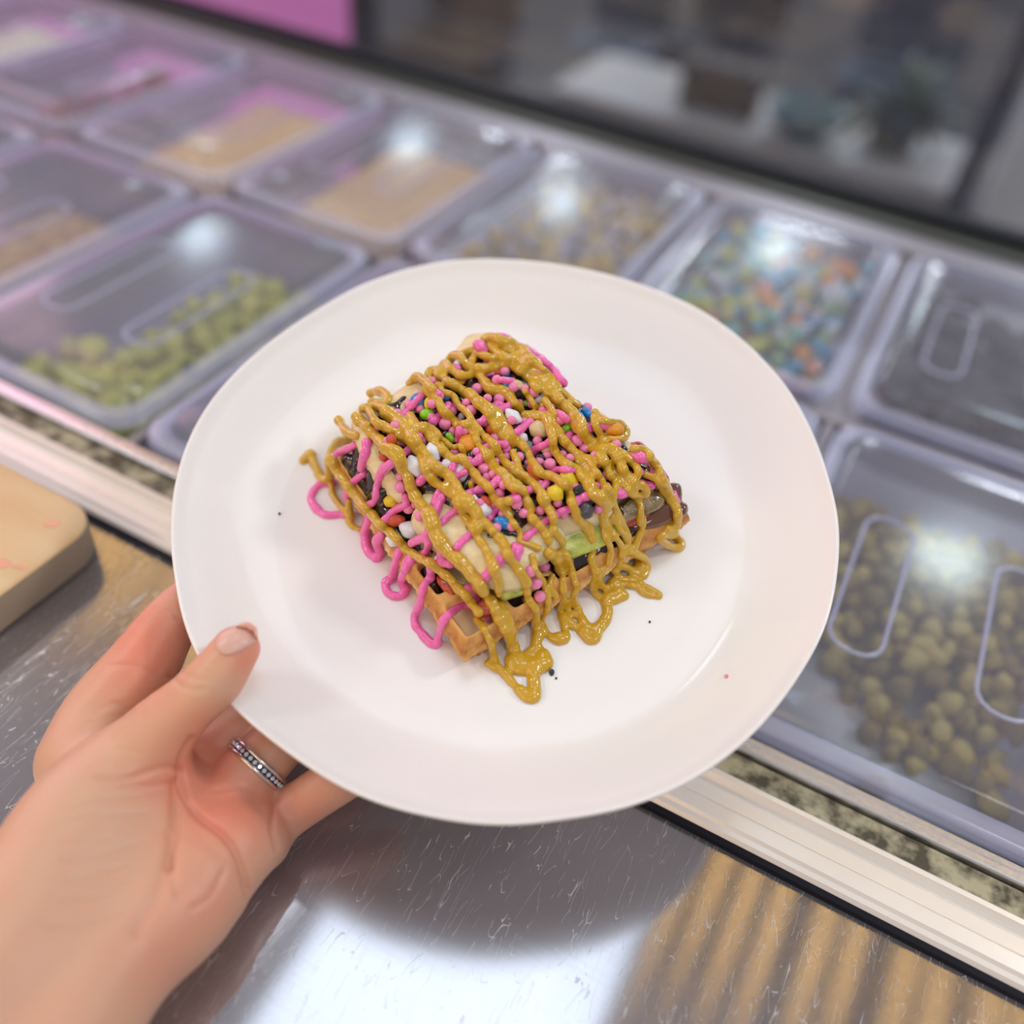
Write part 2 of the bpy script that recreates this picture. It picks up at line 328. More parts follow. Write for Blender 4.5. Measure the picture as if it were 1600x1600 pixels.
Y0, Y1, YD0, YD1, YB0, YB1 = 0.2528, 0.288, 0.644, 0.658, 0.985, 1.065
counter = empty('prep_counter', (0, 0.4, 0))
tag(counter, 'stainless steel topping counter with a scratched worktop and a row of sunken pans', 'counter')
def cpart(name, fn, mt, smooth=False):
    bm = bmesh.new(); fn(bm)
    for v in bm.verts: v.co.y -= 0.4
    return bm_obj(name, bm, mt, counter, smooth)
wt = cpart('worktop', lambda b: box(b, -1.7, 1.4, -0.55, Y0 + 0.002, DECK - 0.03, DECK, 0.002), M['steel'])
uvl = wt.data.uv_layers.new(name='brush')
for l_ in wt.data.loops: c_ = wt.data.vertices[l_.vertex_index].co; uvl.data[l_.index].uv = (c_.y, -c_.x)
ZF = DECK + (0.0005 - DECK) / K
cpart('cabinet', lambda b: (box(b, -1.68, 1.38, -0.52, 0.20, ZF, DECK - 0.031), box(b, -1.68, 1.38, 0.205, 1.06, ZF, DECK - 0.16)), M['frame'])
def rail(b):                                           # extruded profile of the front rail
    prof = [(Y0, -0.03), (Y0, 0.004), (Y0 + 0.0015, 0.0062), (Y0 + 0.004, 0.0068), (Y0 + 0.0055, 0.0085), (Y0 + 0.0125, 0.0092), (Y0 + 0.0128, 0.0086), (Y0 + 0.0136, 0.0086),
            (Y0 + 0.0139, 0.0092), (Y0 + 0.0215, 0.0092), (Y0 + 0.0228, 0.0072), (Y0 + 0.0245, 0.0066), (Y0 + 0.0262, 0.0085), (Y0 + 0.028, 0.0110), (Y0 + 0.0305, 0.0112), (Y0 + 0.0325, 0.0088), (Y1, 0.005), (Y1, -0.03)]
    a = [b.verts.new((-1.7, y, DECK + z)) for y, z in prof]; c = [b.verts.new((1.4, y, DECK + z)) for y, z in prof]
    for i in range(len(prof) - 1): b.faces.new((a[i], c[i], c[i + 1], a[i + 1]))
    b.faces.new(a[::-1]); b.faces.new(c)
o = cpart('front_rail', rail, M['alu']); tag(o, 'cream lit aluminium rail with raised ridges along the worktop')
cpart('rail_shadow_strip', lambda b: box(b, -1.7, 1.4, Y0 - 0.0035, Y0 - 0.0002, DECK + 0.0002, DECK + 0.004), M['black'])  # black strip standing in for the shadow gap along the rail's lower edge
cpart('gasket', lambda b: box(b, -1.7, 1.4, Y1 + 0.0002, Y1 + 0.016, DECK - 0.02, DECK + 0.002), M['gasket'])
cpart('well_edge', lambda b: (box(b, -1.7, 1.4, Y1 + 0.0175, Y1 + 0.024, DECK - 0.02, DECK + 0.006, 0.0015), box(b, -1.7, 1.4, Y1 + 0.0245, Y1 + 0.029, DECK - 0.02, DECK + 0.003)), M['alu_bright'])
cpart('divider_bar', lambda b: box(b, -1.7, 1.4, YD0 + 0.0005, YD1 - 0.0005, DECK - 0.03, DECK - 0.002, 0.002), M['frame'])
cpart('back_ledge', lambda b: box(b, -1.7, 1.4, YB0 + 0.004, YB1 - 0.032, DECK - 0.03, DECK + 0.002, 0.002), M['frame'])
cpart('ledge_trim', lambda b: box(b, -1.7, 1.4, YB1 - 0.0315, YB1 - 0.001, DECK - 0.03, DECK + 0.006, 0.002), M['dark_green'])
cpart('glass_channel', lambda b: box(b, -1.7, 1.4, YB1, YB1 + 0.034, DECK - 0.03, DECK + 0.014, 0.003), M['black'])
cpart('front_glass', lambda b: box(b, -1.7, 1.4, YB1 + 0.011, YB1 + 0.017, DECK + 0.0142, DECK + 0.42), M['glass'])
PX = [-0.868 + 0.0005 - 0.214, -0.868, -0.654, -0.440, -0.225, -0.010, 0.205]      # column joints
PX = [-1.510, -1.296, -1.082, -0.868, -0.654, -0.440, -0.225, -0.0105, 0.204, 0.418]
for x in PX:
    cpart('cross_bar', lambda b: box(b, x - 0.004, x + 0.004, Y1 + 0.0295, YD0, DECK - 0.03, DECK - 0.004), M['frame'])
    cpart('cross_bar', lambda b: box(b, x - 0.004, x + 0.004, YD1, YB0 + 0.0035, DECK - 0.03, DECK - 0.004), M['frame'])

# ---------------------------------------------------------------- pans, lids and what is in them
def rrect(x0, x1, y0, y1, r, n=5):
    out = []
    for cx, cy, a0 in ((x1 - r, y1 - r, 0), (x0 + r, y1 - r, 90), (x0 + r, y0 + r, 180), (x1 - r, y0 + r, 270)):
        for i in range(n + 1):
            a = math.radians(a0 + 90 * i / n); out.append((cx + r * math.cos(a), cy + r * math.sin(a)))
    return out
def loft(name, loops, mt, parent, cap0=False, cap1=False, off=(0, 0, 0)):
    bm = bmesh.new(); rows = []
    for pts, z in loops: rows.append([bm.verts.new((x - off[0], y - off[1], z - off[2])) for x, y in pts])
    n = len(rows[0])
    for a, b in zip(rows[:-1], rows[1:]):
        for i in range(n): bm.faces.new((a[i], a[(i + 1) % n], b[(i + 1) % n], b[i]))
    if cap0: bm.faces.new(rows[0][::-1])
    if cap1: bm.faces.new(rows[-1])
    bmesh.ops.recalc_face_normals(bm, faces=bm.faces)
    return bm_obj(name, bm, mt, parent, True)
def tube_loop(bm, pts, z, r, closed=True):
    n = len(pts); rows = []
    for i, (x, y) in enumerate(pts):
        p0 = pts[(i - 1) % n]; p1 = pts[(i + 1) % n]
        if not closed and i == 0: p0 = pts[0]
        if not closed and i == n - 1: p1 = pts[-1]
        tx, ty = p1[0] - p0[0], p1[1] - p0[1]; l = math.hypot(tx, ty) or 1; nx, ny = -ty / l, tx / l
        rows.append([bm.verts.new((x + nx * r * math.cos(a), y + ny * r * math.cos(a), z + r * 0.8 * math.sin(a))) for a in [k * math.pi / 3 for k in range(6)]])
    for i in range(n if closed else n - 1):
        a, b = rows[i], rows[(i + 1) % n]
        for k in range(6): bm.faces.new((a[k], a[(k + 1) % 6], b[(k + 1) % 6], b[k]))
def make_pan(x0, x1, y0, y1, depth, label, group='clear pans set in the counter'):
    cx, cy = (x0 + x1) / 2, (y0 + y1) / 2; zb = DECK - depth; o = (cx, cy, zb)
    t = empty('topping_pan', o); tag(t, label, 'pan', group)
    g = 0.0055; A = (x0 + g, x1 - g, y0 + g, y1 - g)
    rr = lambda d, r: rrect(A[0] + d, A[1] - d, A[2] + d, A[3] - d, r)
    loft('pan_rim', [(rr(0, .022), DECK - .003), (rr(0, .022), DECK + .0005), (rr(.008, .018), DECK + .0008)], M['lid_edge'], t, off=o)
    loft('pan_wall', [(rr(.008, .020), DECK + .0006), (rr(.011, .022), DECK - .012), (rr(.016, .026), zb + .012), (rr(.020, .026), zb + .003), (rr(.028, .022), zb + .0008)], M['pan'], t, off=o)
    loft('pan_bottom', [(rr(.029, .022), zb + .0007), (rr(.029, .022), zb)], M['pan_floor'], t, cap0=True, cap1=True, off=o)
    return t
def make_lid(x0, x1, y0, y1, label, group='clear lids over the pans'):
    cx, cy = (x0 + x1) / 2, (y0 + y1) / 2; z = DECK + .0015; o = (cx, cy, z)
    t = empty('pan_lid', o); tag(t, label, 'lid', group)
    g = 0.006; A = (x0 + g, x1 - g, y0 + g, y1 - g)
    rr = lambda d, r: rrect(A[0] + d, A[1] - d, A[2] + d, A[3] - d, r)
    loft('lid_flange', [(rr(.0005, .022), z), (rr(0, .022), z + .004), (rr(.0025, .021), z + .0062), (rr(.010, .018), z + .0062), (rr(.0125, .017), z + .0045)], M['lid_edge'], t, off=o)
    loft('lid_panel', [(rr(.0126, .017), z + .0045), (rr(.0150, .022), z + .0115), (rr(.020, .022), z + .014), (rr(.045, .020), z + .0150)], M['lid'], t, cap1=True, off=o)
    bm = bmesh.new(); w = x1 - x0
    for s in (-1, 1):                                  # two moulded finger slots per lid
        hx = cx + s * w * 0.2
        tube_loop(bm, rrect(hx - .016, hx + .016, cy - .085, cy + .045, .014, 4), z + .0152, .0016)
    for v in bm.verts: v.co -= Vector(o)
    bm_obj('finger_slot', bm, M['lid_edge'], t, smooth=True)
    return t
def nugget_mesh(name, kind, mt, seed):
    random.seed(seed); bm = bmesh.new()
    if kind == 'ball': bmesh.ops.create_icosphere(bm, subdivisions=2, radius=1)
    elif kind == 'slice':
        bmesh.ops.create_cone(bm, cap_ends=True, segments=14, radius1=1, radius2=0.93, depth=0.5)
        bmesh.ops.bevel(bm, geom=[e for e in bm.edges], offset=0.09, segments=1, affect='EDGES')
    else:
        bmesh.ops.create_icosphere(bm, subdivisions=2, radius=1)
        for v in bm.verts:
            d = mnoise.noise(v.co * 1.3 + Vector((seed * 3.1, 0, 0))); v.co *= 1 + 0.45 * d
            v.co.z *= 0.75
    me = bpy.data.meshes.new(name); bm.to_mesh(me); bm.free(); me.materials.append(mt)
    me.polygons.foreach_set('use_smooth', [True] * len(me.polygons)); return me
def scatter(name, label, cat, group, meshes, x0, x1, y0, y1, zb, n, size, hfun, layers=1, flat=False, pack=.9):
    k = 0; tries = 0; pts = []
    while k < n and tries < n * 60:
        tries += 1; x = random.uniform(x0, x1); y = random.uniform(y0, y1); h = hfun((x - x0) / (x1 - x0), (y - y0) / (y1 - y0))
        if h is None: continue
        s = size * random.uniform(0.8, 1.2); z = zb + s * 0.75 + h
        if any((x - a) ** 2 + (y - b) ** 2 + (z - c) ** 2 < (pack * (s + q)) ** 2 for a, b, c, q in pts): continue
        pts.append((x, y, z, s)); k += 1
        o = bpy.data.objects.new(name, random.choice(meshes)); COL.objects.link(o)
        o.location = (x, y, z); o.scale = (s, s, s)
        o.rotation_euler = (random.uniform(-.5, .5), random.uniform(-.5, .5), random.uniform(0, 6.3)) if flat else tuple(random.uniform(0, 6.3) for _ in range(3))
        tag(o, label, cat, group)
def heap(name, x0, x1, y0, y1, zb, mt, hf, label, cat, amp=0.004):
    N = 34; V = []; Fc = []
    for j in range(N + 1):
        for i in range(N + 1):
            u, v = i / N, j / N; x = x0 + (x1 - x0) * u; y = y0 + (y1 - y0) * v
            ed = min(u, 1 - u, v, 1 - v); h = max(0.0, hf(u, v)) * min(1, ed * 9) ** 0.5 if ed > 0 else 0
            nn = mnoise.noise(Vector((x * 60, y * 60, 1.3))) + 0.6 * mnoise.noise(Vector((x * 150, y * 150, 4.3)))
            V.append((x - x0, y - y0, 0.0006 + h + (amp * nn * min(1, h / 0.006) if h > 0 else 0)))
    for j in range(N):
        for i in range(N):
            a = j * (N + 1) + i; Fc.append((a, a + 1, a + N + 2, a + N + 1))
    o = mesh_obj(name, V, Fc, mt); o.location = (x0, y0, zb)
    return tag(o, label, cat, kind='stuff')
TP = {}
def food_mat(name, c1, c2, sc_=120, rough=0.5):
    m_ = mat(name, c1, rough); noise_mix(m_, c1, c2, sc_, 4, 0.35, 0.65, bump=0.4, bscale=sc_ * 2); return m_
NUT = [food_mat('toasted_nut', (0.24, 0.16, 0.02), (0.42, 0.32, 0.06)), food_mat('pale_nut', (0.40, 0.30, 0.05), (0.58, 0.46, 0.12)), food_mat('dark_nut', (0.13, 0.08, 0.01), (0.28, 0.20, 0.03))]
nutm = [nugget_mesh('nut_piece', 'nug', NUT[i % 3], i + 2) for i in range(6)]
puffm = [nugget_mesh('cereal_puff', 'nug', food_mat('puff%d' % i, a, b), i + 12) for i, (a, b) in enumerate([((.55, .38, .12), (.75, .6, .3)), ((.42, .30, .14), (.6, .5, .33)), ((.34, .32, .33), (.55, .53, .5)), ((.62, .42, .08), (.8, .6, .2))])]
colm = [nugget_mesh('sweet', 'ball', mat('sweet_shell', c, 0.3), 30) for c in [(.05, .25, .42), (.5, .52, .08), (.72, .30, .04), (.18, .42, .30), (.52, .56, .56), (.62, .56, .20), (.10, .38, .52), (.60, .22, .12), (.3, .45, .2)]]
cookm = [nugget_mesh('dark_cookie', 'slice', food_mat('dark_biscuit', (0.008, 0.005, 0.007), (0.03, 0.022, 0.026)), 50)]
kiwm = [nugget_mesh('kiwi_cube', 'nug', food_mat('kiwi_bits%d' % i, a, b, 200, 0.3), 60 + i) for i, (a, b) in enumerate([((.40, .42, .03), (.60, .58, .08)), ((.48, .47, .04), (.66, .62, .12)), ((.34, .36, .02), (.52, .52, .06))])]
berm = [nugget_mesh('berry_chunk', 'nug', food_mat('berry_bits', (.30, .05, .05), (.50, .14, .12), 200, 0.3), 70)]
orange_crumb = food_mat('orange_crumbs', (0.62, 0.34, 0.12), (0.82, 0.58, 0.26), 320, 0.6)
tan_crumb = food_mat('tan_crumbs', (0.55, 0.33, 0.14), (0.74, 0.52, 0.26), 320, 0.6)
cream_crumb = food_mat('coconut_flakes', (0.72, 0.62, 0.45), (0.86, 0.78, 0.62), 300, 0.6)
mixed_crumb = food_mat('brown_mix', (0.34, 0.16, 0.10), (0.56, 0.40, 0.18), 120, 0.5)

B = [(PX[i + 1], PX[i + 2]) for i in range(8)]; B.append((PX[0], PX[1]))
back = [(-1, 'pan of pale coconut flakes at the far left end of the back row', 'cream'), (0, 'pan of pale flakes, second from left in the back row', 'cream'),
        (1, 'pan of red berry chunks in the back row under a pink lit lid', 'berry'), (2, 'pan of yellow orange crumbs in the back row, left of the tan crumbs', 'orange'),
        (3, 'pan of tan crumbs in the back row, right of the orange crumbs', 'tan'), (4, 'pan of golden and grey cereal puffs in the back row', 'puff'),
        (5, 'pan of multicoloured sweets in the back row', 'sweet'), (6, 'pan of dark chocolate biscuits at right in the back row', 'cookie')]
front = [(1, 'pan of brown toppings at the far left of the front row', 'mixed'), (2, 'pan of brown nut mix in the front row, left of the green kiwi', 'mixed'), (3, 'pan of green kiwi pieces at left in the front row', 'kiwi'),
         (4, 'front row pan just right of the kiwi, mostly hidden under the plate', None), (5, 'empty front row pan hidden under the plate, left of the nuts', None), (6, 'large pan of toasted nut pieces at the right, in the front row', 'nut'), (7, 'front row pan at the right frame edge beside the nuts', None)]
DEP = 0.065
for row, yy0, yy1, lst in (('back', YD1, YB0, back), ('front', Y1 + 0.029, YD0, front)):
    for ci, lab, kind in lst:
        if row == 'back' and ci == 0: pass
        x0, x1 = B[ci]
        dep = 0.075 if row == 'front' else DEP
        make_pan(x0, x1, yy0, yy1, dep, 'clear ' + lab)
        make_lid(x0, x1, yy0, yy1, 'lid on the ' + ' '.join(lab.split()[:13]).rstrip(','))
        a, b, c, d = x0 + .036, x1 - .036, yy0 + .036, yy1 - .036; zb = DECK - dep + 0.001
        if kind == 'orange': heap('crumbs', a - .01, b + .01, c - .01, d + .01, zb, orange_crumb, lambda u, v: .028 + .012 * v, 'heap of yellow orange crumbs filling the back row pan', 'topping')
        elif kind == 'tan': heap('crumbs', a - .01, b + .01, c - .01, d + .01, zb, tan_crumb, lambda u, v: .030 + .010 * v, 'heap of tan crumbs in the pan right behind the plate', 'topping')
        elif kind == 'cream': heap('coconut_flakes', a - .01, b + .01, c - .01, d + .01, zb, cream_crumb, lambda u, v: .034 + .01 * v, 'pale flakes filling the %s pan of the back row' % ('far left' if ci < 0 else 'second'), 'topping')
        elif kind == 'mixed': heap('brown_topping', a - .01, b + .01, c - .01, d + .01, zb, mixed_crumb, lambda u, v: .02 + .012 * v, 'brown topping mix in the front row %s' % ('left corner pan' if ci == 1 else 'pan left of the kiwi'), 'topping')
        elif kind == 'berry': scatter('berry_chunk', 'dull red berry chunk in the pink lit back row pan', 'fruit', 'berry chunks in the back row pan', berm, a, b, c, d, zb, 70, .009, lambda u, v: .004 + .010 * random.random())
        elif kind == 'puff': scatter('cereal_puff', 'golden or grey cereal puff in the back row pan behind the plate', 'cereal', 'cereal puffs in the back row pan', puffm, a - .006, b + .006, c, d + .006, zb, 240, .0088, lambda u, v: .010 + .022 * random.random() + .012 * v, pack=.7)
        elif kind == 'sweet': scatter('sweet', 'small round coloured sweet in the back row pan', 'sweet', 'coloured sweets in the back row pan', colm, a - .006, b + .006, c, d + .006, zb, 260, .0085, lambda u, v: .010 + .030 * random.random() + .01 * v, pack=.8)
        elif kind == 'cookie':
            scatter('dark_cookie', 'round dark chocolate biscuit in the right back row pan', 'biscuit', 'dark biscuits in the back row pan', cookm, a, b, c, d, zb, 90, .018, lambda u, v: .004 + .03 * random.random(), flat=True, pack=.6)
        elif kind == 'kiwi': scatter('kiwi_cube', 'green kiwi piece heaped in the front row pan', 'fruit', 'kiwi pieces in the front row pan', kiwm, a, b, c - .004, d, zb, 190, .0115, lambda u, v: (.002 + .020 * random.random()) if not (u < .28 and v > 0.35) else None, pack=.75)
        elif kind == 'nut':
            def hn(u, v):
                e_ = .40 - .26 * u + .05 * math.sin(u * 9)
                return None if v < e_ and not (v < .22 and random.random() < .012) else max(0, (.03 * min(1, (v - e_) * 4)) * random.random())
            scatter('nut_piece', 'toasted brown nut piece in the large front row pan', 'nut', 'toasted nut pieces in the front row pan', nutm, a - .006, b + .006, c, d + .006, zb, 298, .0082, hn, pack=.62)

# bring the whole counter from drawing size to real size (gastronorm pans 0.176 m wide)
done = set()
def resize(o, root):
    if o.type == 'MESH' and o.data.name not in done and not o.data.name.startswith(TINY):
        o.data.transform(Matrix.Scale(K, 4)); done.add(o.data.name)
    if o.type == 'MESH' and o.data.name.startswith(TINY): o.scale = [q * K for q in o.scale]
    o.location = (o.location.x * K, o.location.y * K, DECK + (o.location.z - DECK) * K) if root and o is not counter else tuple(q * K for q in o.location)
TINY = ('nut_piece', 'cereal_puff', 'sweet', 'dark_cookie', 'kiwi_cube', 'berry_chunk')
for o in [o for o in COL.objects if o.parent is None and o.type in ('MESH', 'EMPTY') and o.name != 'floor']:
    for ch in o.children: resize(ch, False)
    resize(o, True)
for ch in counter.children:                            # its parts carry absolute heights
    ch.location.z += DECK * (1 - K)

# cutting board
zt = DECK + 0.0225
c0 = on_z(160, 806, zt)[:2]; p_back = on_z(0, 722, zt)[:2]; p_side = on_z(0, 985, zt)[:2]
e1 = (p_back - c0) / np.linalg.norm(p_back - c0); e2 = (p_side - c0) / np.linalg.norm(p_side - c0)
ang = math.atan2(-e1[1], -e1[0])
bo = empty('cutting_board', (c0[0], c0[1], DECK + 0.0006), ang)
tag(bo, 'worn wooden cutting board with pink stains on the steel worktop at left', 'cutting board')
e2l = Matrix.Rotation(-ang, 2) @ Vector(e2)
def skew_rr(L, Wd, r, n=8):                             # board outline in its own frame, corner at 0,0
    out = []
    for x, y in rrect(-L, 0, -Wd, 0, r, n): out.append((x, y))
    return out
out = skew_rr(0.42, 0.26, 0.018)
loft('board_top', [(out, .0195), ([(x * 0.996 - .0008, y * .994 - .0008) for x, y in out], .0218)], M['wood'], bo, cap1=True)
loft('board_side', [([(x * .994 - .0012, y * .990 - .0012) for x, y in out], 0), (out, .002), (out, .0195)], M['board_edge'], bo, cap0=True)
M['stain'] = mat('pink_stain', (0.76, 0.38, 0.24), 0.6); M['stain2'] = mat('faint_stain', (0.80, 0.50, 0.29), 0.6)
def flat_blob(bm, x, y, z, rx, ry, a, seed):
    n = 22; c = bm.verts.new((x, y, z)); r = []
    for i in range(n):
        t = 2 * math.pi * i / n; k = 1 + 0.3 * mnoise.noise(Vector((math.cos(t) * 1.3 + seed, math.sin(t) * 1.3, seed)))
        px_, py_ = rx * k * math.cos(t), ry * k * math.sin(t)
        r.append(bm.verts.new((x + px_ * math.cos(a) - py_ * math.sin(a), y + px_ * math.sin(a) + py_ * math.cos(a), z)))
    for i in range(n): bm.faces.new((c, r[i], r[(i + 1) % n]))
def board_spots(pxs, mt, nm, z0):
    inv = Matrix.Rotation(-ang, 3, 'Z')
    for i, (px, py, rx, ry) in enumerate(pxs):
        p = on_z(px, py, DECK + 0.0006 + .0219); l = inv @ Vector((p[0] - c0[0], p[1] - c0[1], 0)); bm = bmesh.new(); flat_blob(bm, l.x, l.y, z0 + i * 1e-5, rx, ry, .4, i * 1.7); bm_obj(nm, bm, mt, bo)
board_spots([(82, 818, .004, .0025), (3, 880, .004, .003), (32, 885, .004, .0015)], M['stain'], 'stain', .02195)


# ---------------------------------------------------------------- beyond the glass
def shop_box(name, x0, x1, y0, y1, z0, z1, mt, parent, bev=.01):
    bm = bmesh.new(); o_ = parent.location; box(bm, x0 - o_[0], x1 - o_[0], y0 - o_[1], y1 - o_[1], z0 - o_[2], z1 - o_[2], bev); return bm_obj(name, bm, mt, parent)
def at_y(px, py, y):
    r = ray(px, py); return CAM + r * (y / r[1])
YP = 1.6
pa, pb_ = at_y(560, 60, YP), at_y(320, 10, YP)
M['pink_panel'] = mat('pink_lightbox_face', (0.42, 0.12, 0.28), 0.4, emis=(0.50, 0.14, 0.36), es=0.8)
pk = empty('pink_lightbox', (pa[0] - .6, YP, 0)); tag(pk, 'glowing pink lightbox panel standing beyond the counter glass at left', 'lightbox')
shop_box('panel_face', pa[0] - 1.5, pa[0] - 0.02, YP - .012, YP - .001, .1, 1.6, M['pink_panel'], pk, 0)
shop_box('panel_case', pa[0] - 1.52, pa[0], YP, YP + .08, .0005, 1.62, M['black'], pk)
# pale low cabinet and panels on the customer side
M['pale'] = mat('pale_laminate', (0.42, 0.41, 0.40), 0.5); M['paler'] = mat('white_laminate', (0.80, 0.82, 0.79), 0.5)
M['darkblue'] = mat('dark_blue_metal', (0.03, 0.035, 0.06), 0.4); M['slate'] = mat('slate_fabric', (0.07, 0.09, 0.13), 0.7); M['brown'] = mat('brown_vinyl', (0.085, 0.05, 0.03), 0.6)
M['bag'] = mat('dark_leather', (0.02, 0.02, 0.028), 0.5); M['leaf'] = mat('dull_leaf', (0.05, 0.075, 0.04), 0.6); M['teal'] = mat('teal_plastic', (0.10, 0.18, 0.20), 0.4)
M['wallc'] = mat('shop_wall_paint', (0.09, 0.08, 0.075), 0.7); noise_mix(M['wallc'], (0.03, 0.03, 0.035), (0.08, 0.065, 0.055), 0.9, 3)
bm = bmesh.new(); box(bm, -6, 6, 8.9, 9.0, 0, 3.0); tag(bm_obj('wall_back', bm, M['wallc']), kind='structure')
YC = 2.6
q0, q1, q2 = at_y(985, 190, YC), at_y(1515, 330, YC), at_y(1250, 210, YC)
cb = empty('low_cabinet', (q0[0] + .4, YC, 0)); tag(cb, 'pale grey low cabinet with panelled doors beyond the counter glass', 'cabinet')
ztop = float((q0[2] + q2[2]) / 2)
xw = (q1[0] - q0[0])
shop_box('cabinet_body', q0[0] - .25, q1[0] - .02, YC, YC + .4, .0005, ztop - .03, M['pale'], cb)
shop_box('cabinet_top', q0[0] - .27, q1[0], YC - .02, YC + .42, ztop - .029, ztop, M['pale'], cb)
for i in range(4):
    xa = q0[0] - .22 + (xw + .2) * i / 4; shop_box('door', xa + .01, xa + (xw + .2) / 4 - .01, YC - .012, YC - .001, .08, ztop - .05, M['pale'], cb)
wp = at_y(1522, 350, YC - .25)
wc = empty('white_cabinet', (wp[0] + .3, YC, 0)); tag(wc, 'bright white cabinet at the right edge beyond the dark post', 'cabinet')
shop_box('cabinet_body', wp[0], wp[0] + .7, YC - .25, YC + .3, .0005, 1.05, M['paler'], wc); shop_box('cabinet_top', wp[0] - .01, wp[0] + .71, YC - .26, YC + .31, 1.0505, 1.07, M['paler'], wc)
pp = at_y(1505, 290, 2.2)
po = empty('metal_post', (pp[0], 2.2, 0)); tag(po, 'dark blue metal post standing beyond the counter glass at right', 'post')
shop_box('shaft', pp[0] - .022, pp[0] + .022, 2.18, 2.22, .0105, 2.2, M['darkblue'], po); shop_box('foot', pp[0] - .05, pp[0] + .05, 2.15, 2.25, .0005, .01, M['darkblue'], po, .003)
def chair(px, py, y, w, h, mt, label, back_h=.35):
    p = at_y(px, py, y); x = float(p[0]); s = float(p[2])
    t = empty('shop_chair', (x, y, 0)); tag(t, label, 'chair')
    shop_box('seat', x - w / 2, x + w / 2, y - w / 2, y + w / 2, s - .05, s, mt, t, .015)
    shop_box('backrest', x - w / 2, x + w / 2, y + w / 2 - .04, y + w / 2, s + .02, s + back_h, mt, t, .015)
    for a in (-1, 1):
        for b_ in (-1, 1): shop_box('leg', x + a * w * .42 - .014, x + a * w * .42 + .014, y + b_ * w * .42 - .014, y + b_ * w * .42 + .014, .0005, s - .051, M['darkblue'], t, .003)
    return t
chair(1130, 60, 4.2, .42, .45, M['bag'], 'dark leather chair behind the pale low cabinet', .5)
chair(960, 60, 4.5, .42, .45, M['slate'], 'slate blue chair left of the dark leather chair', .5)
chair(1400, 120, 4.0, .42, .45, M['slate'], 'slate blue chair nearest the dark post', .45)
chair(700, 60, 3.6, .45, .45, M['brown'], 'brown vinyl chair right of the pink lightbox', .35)
# a bag, a teal bowl and a plant on the low cabinet
bg = at_y(1125, 150, YC + .15)
t = empty('handbag', (bg[0], YC + .15, ztop)); tag(t, 'dark leather handbag standing on the pale low cabinet', 'bag')
shop_box('bag_body', bg[0] - .12, bg[0] + .12, YC + .1, YC + .2, ztop + .0005, ztop + .13, M['bag'], t, .02)
bm = bmesh.new(); tube_loop(bm, rrect(-.05, .05, -.04, .09, .04, 5), 0, .007)
for v in bm.verts: v.co = Vector((v.co.x, v.co.z, v.co.y + .15))
bm_obj('handle', bm, M['bag'], t, True)
bw_ = at_y(1262, 175, YC + .12)
def lathe(name, prof, mt, parent, n=28, loc=(0, 0, 0)):
    V = []; Fc = []
    for r_, z in prof:
        for i in range(n): V.append((r_ * math.cos(2 * math.pi * i / n) + loc[0], r_ * math.sin(2 * math.pi * i / n) + loc[1], z + loc[2]))
    for j in range(len(prof) - 1):
        for i in range(n): Fc.append((j * n + i, j * n + (i + 1) % n, (j + 1) * n + (i + 1) % n, (j + 1) * n + i))
    return mesh_obj(name, V, Fc, mt, parent)
t = empty('teal_bowl', (bw_[0], YC + .12, ztop + .0005)); tag(t, 'teal plastic bowl on the pale low cabinet right of the handbag', 'bowl')
lathe('bowl', [(0, 0), (.05, 0), (.10, .04), (.12, .08), (.115, .08), (.095, .042), (.045, .006), (0, .006)], M['teal'], t)
pl = at_y(1400, 200, YC + .2)
t = empty('potted_plant', (pl[0], YC + .2, ztop + .0005)); tag(t, 'potted plant with dull green leaves on the low cabinet near the post', 'plant')
lathe('pot', [(0, 0), (.06, 0), (.08, .10), (.085, .11), (.07, .11), (.065, .09), (0, .09)], M['slate'], t)
random.seed(5)
for i in range(16):
    a = random.uniform(0, 6.28); L = random.uniform(.14, .26); w_ = .03; up = random.uniform(.3, 1.1); V = []; Fc = []
    for k in range(6):
        s_ = k / 5; r_ = .02 + L * s_ * math.cos(up) ; z = .09 + L * s_ * math.sin(up) - .12 * s_ * s_ * math.cos(up); w2 = w_ * math.sin(math.pi * min(.97, .12 + s_ * .88))
        for sg in (-1, 1): V.append((r_ * math.cos(a) - sg * w2 * math.sin(a), r_ * math.sin(a) + sg * w2 * math.cos(a), z))
    for k in range(5): Fc.append((2 * k, 2 * k + 1, 2 * k + 3, 2 * k + 2))
    lf = mesh_obj('leaf', V, Fc, M['leaf'], t)
    md = lf.modifiers.new('thick', 'SOLIDIFY'); md.thickness = .0015
# warm LED bars above the counter, white downlights' housings
M['led'] = mat('warm_led', (1, .8, .4), .4, emis=(1.0, 0.60, 0.16), es=9); M['housing'] = mat('lamp_housing', (.05, .05, .05), .4)
random.seed(11); xx = -2.3; k = 0
bars = empty('led_canopy', (0, 1.26, 2.85)); tag(bars, 'slatted canopy of warm LED bars above the toppings counter', 'lamp')
ledme = None
while xx < 1.35:
    if random.random() < .82:
        bm = bmesh.new(); box(bm, -.004, .004, -.28, .28, -.012, 0, .003); b_ = bm_obj('led_bar', bm, M['led'], bars) if ledme is None else None
        if ledme is None: ledme = b_.data
        else: bm.free(); b_ = bpy.data.objects.new('led_bar', ledme); COL.objects.link(b_); b_.parent = bars
        b_.location = (xx, random.uniform(-.03, .03), -.0005)
    xx += random.uniform(.07, .13)
bm = bmesh.new(); box(bm, -2.4, 1.45, -.33, .33, 0, .04, .005); bm_obj('canopy', bm, M['housing'], bars)

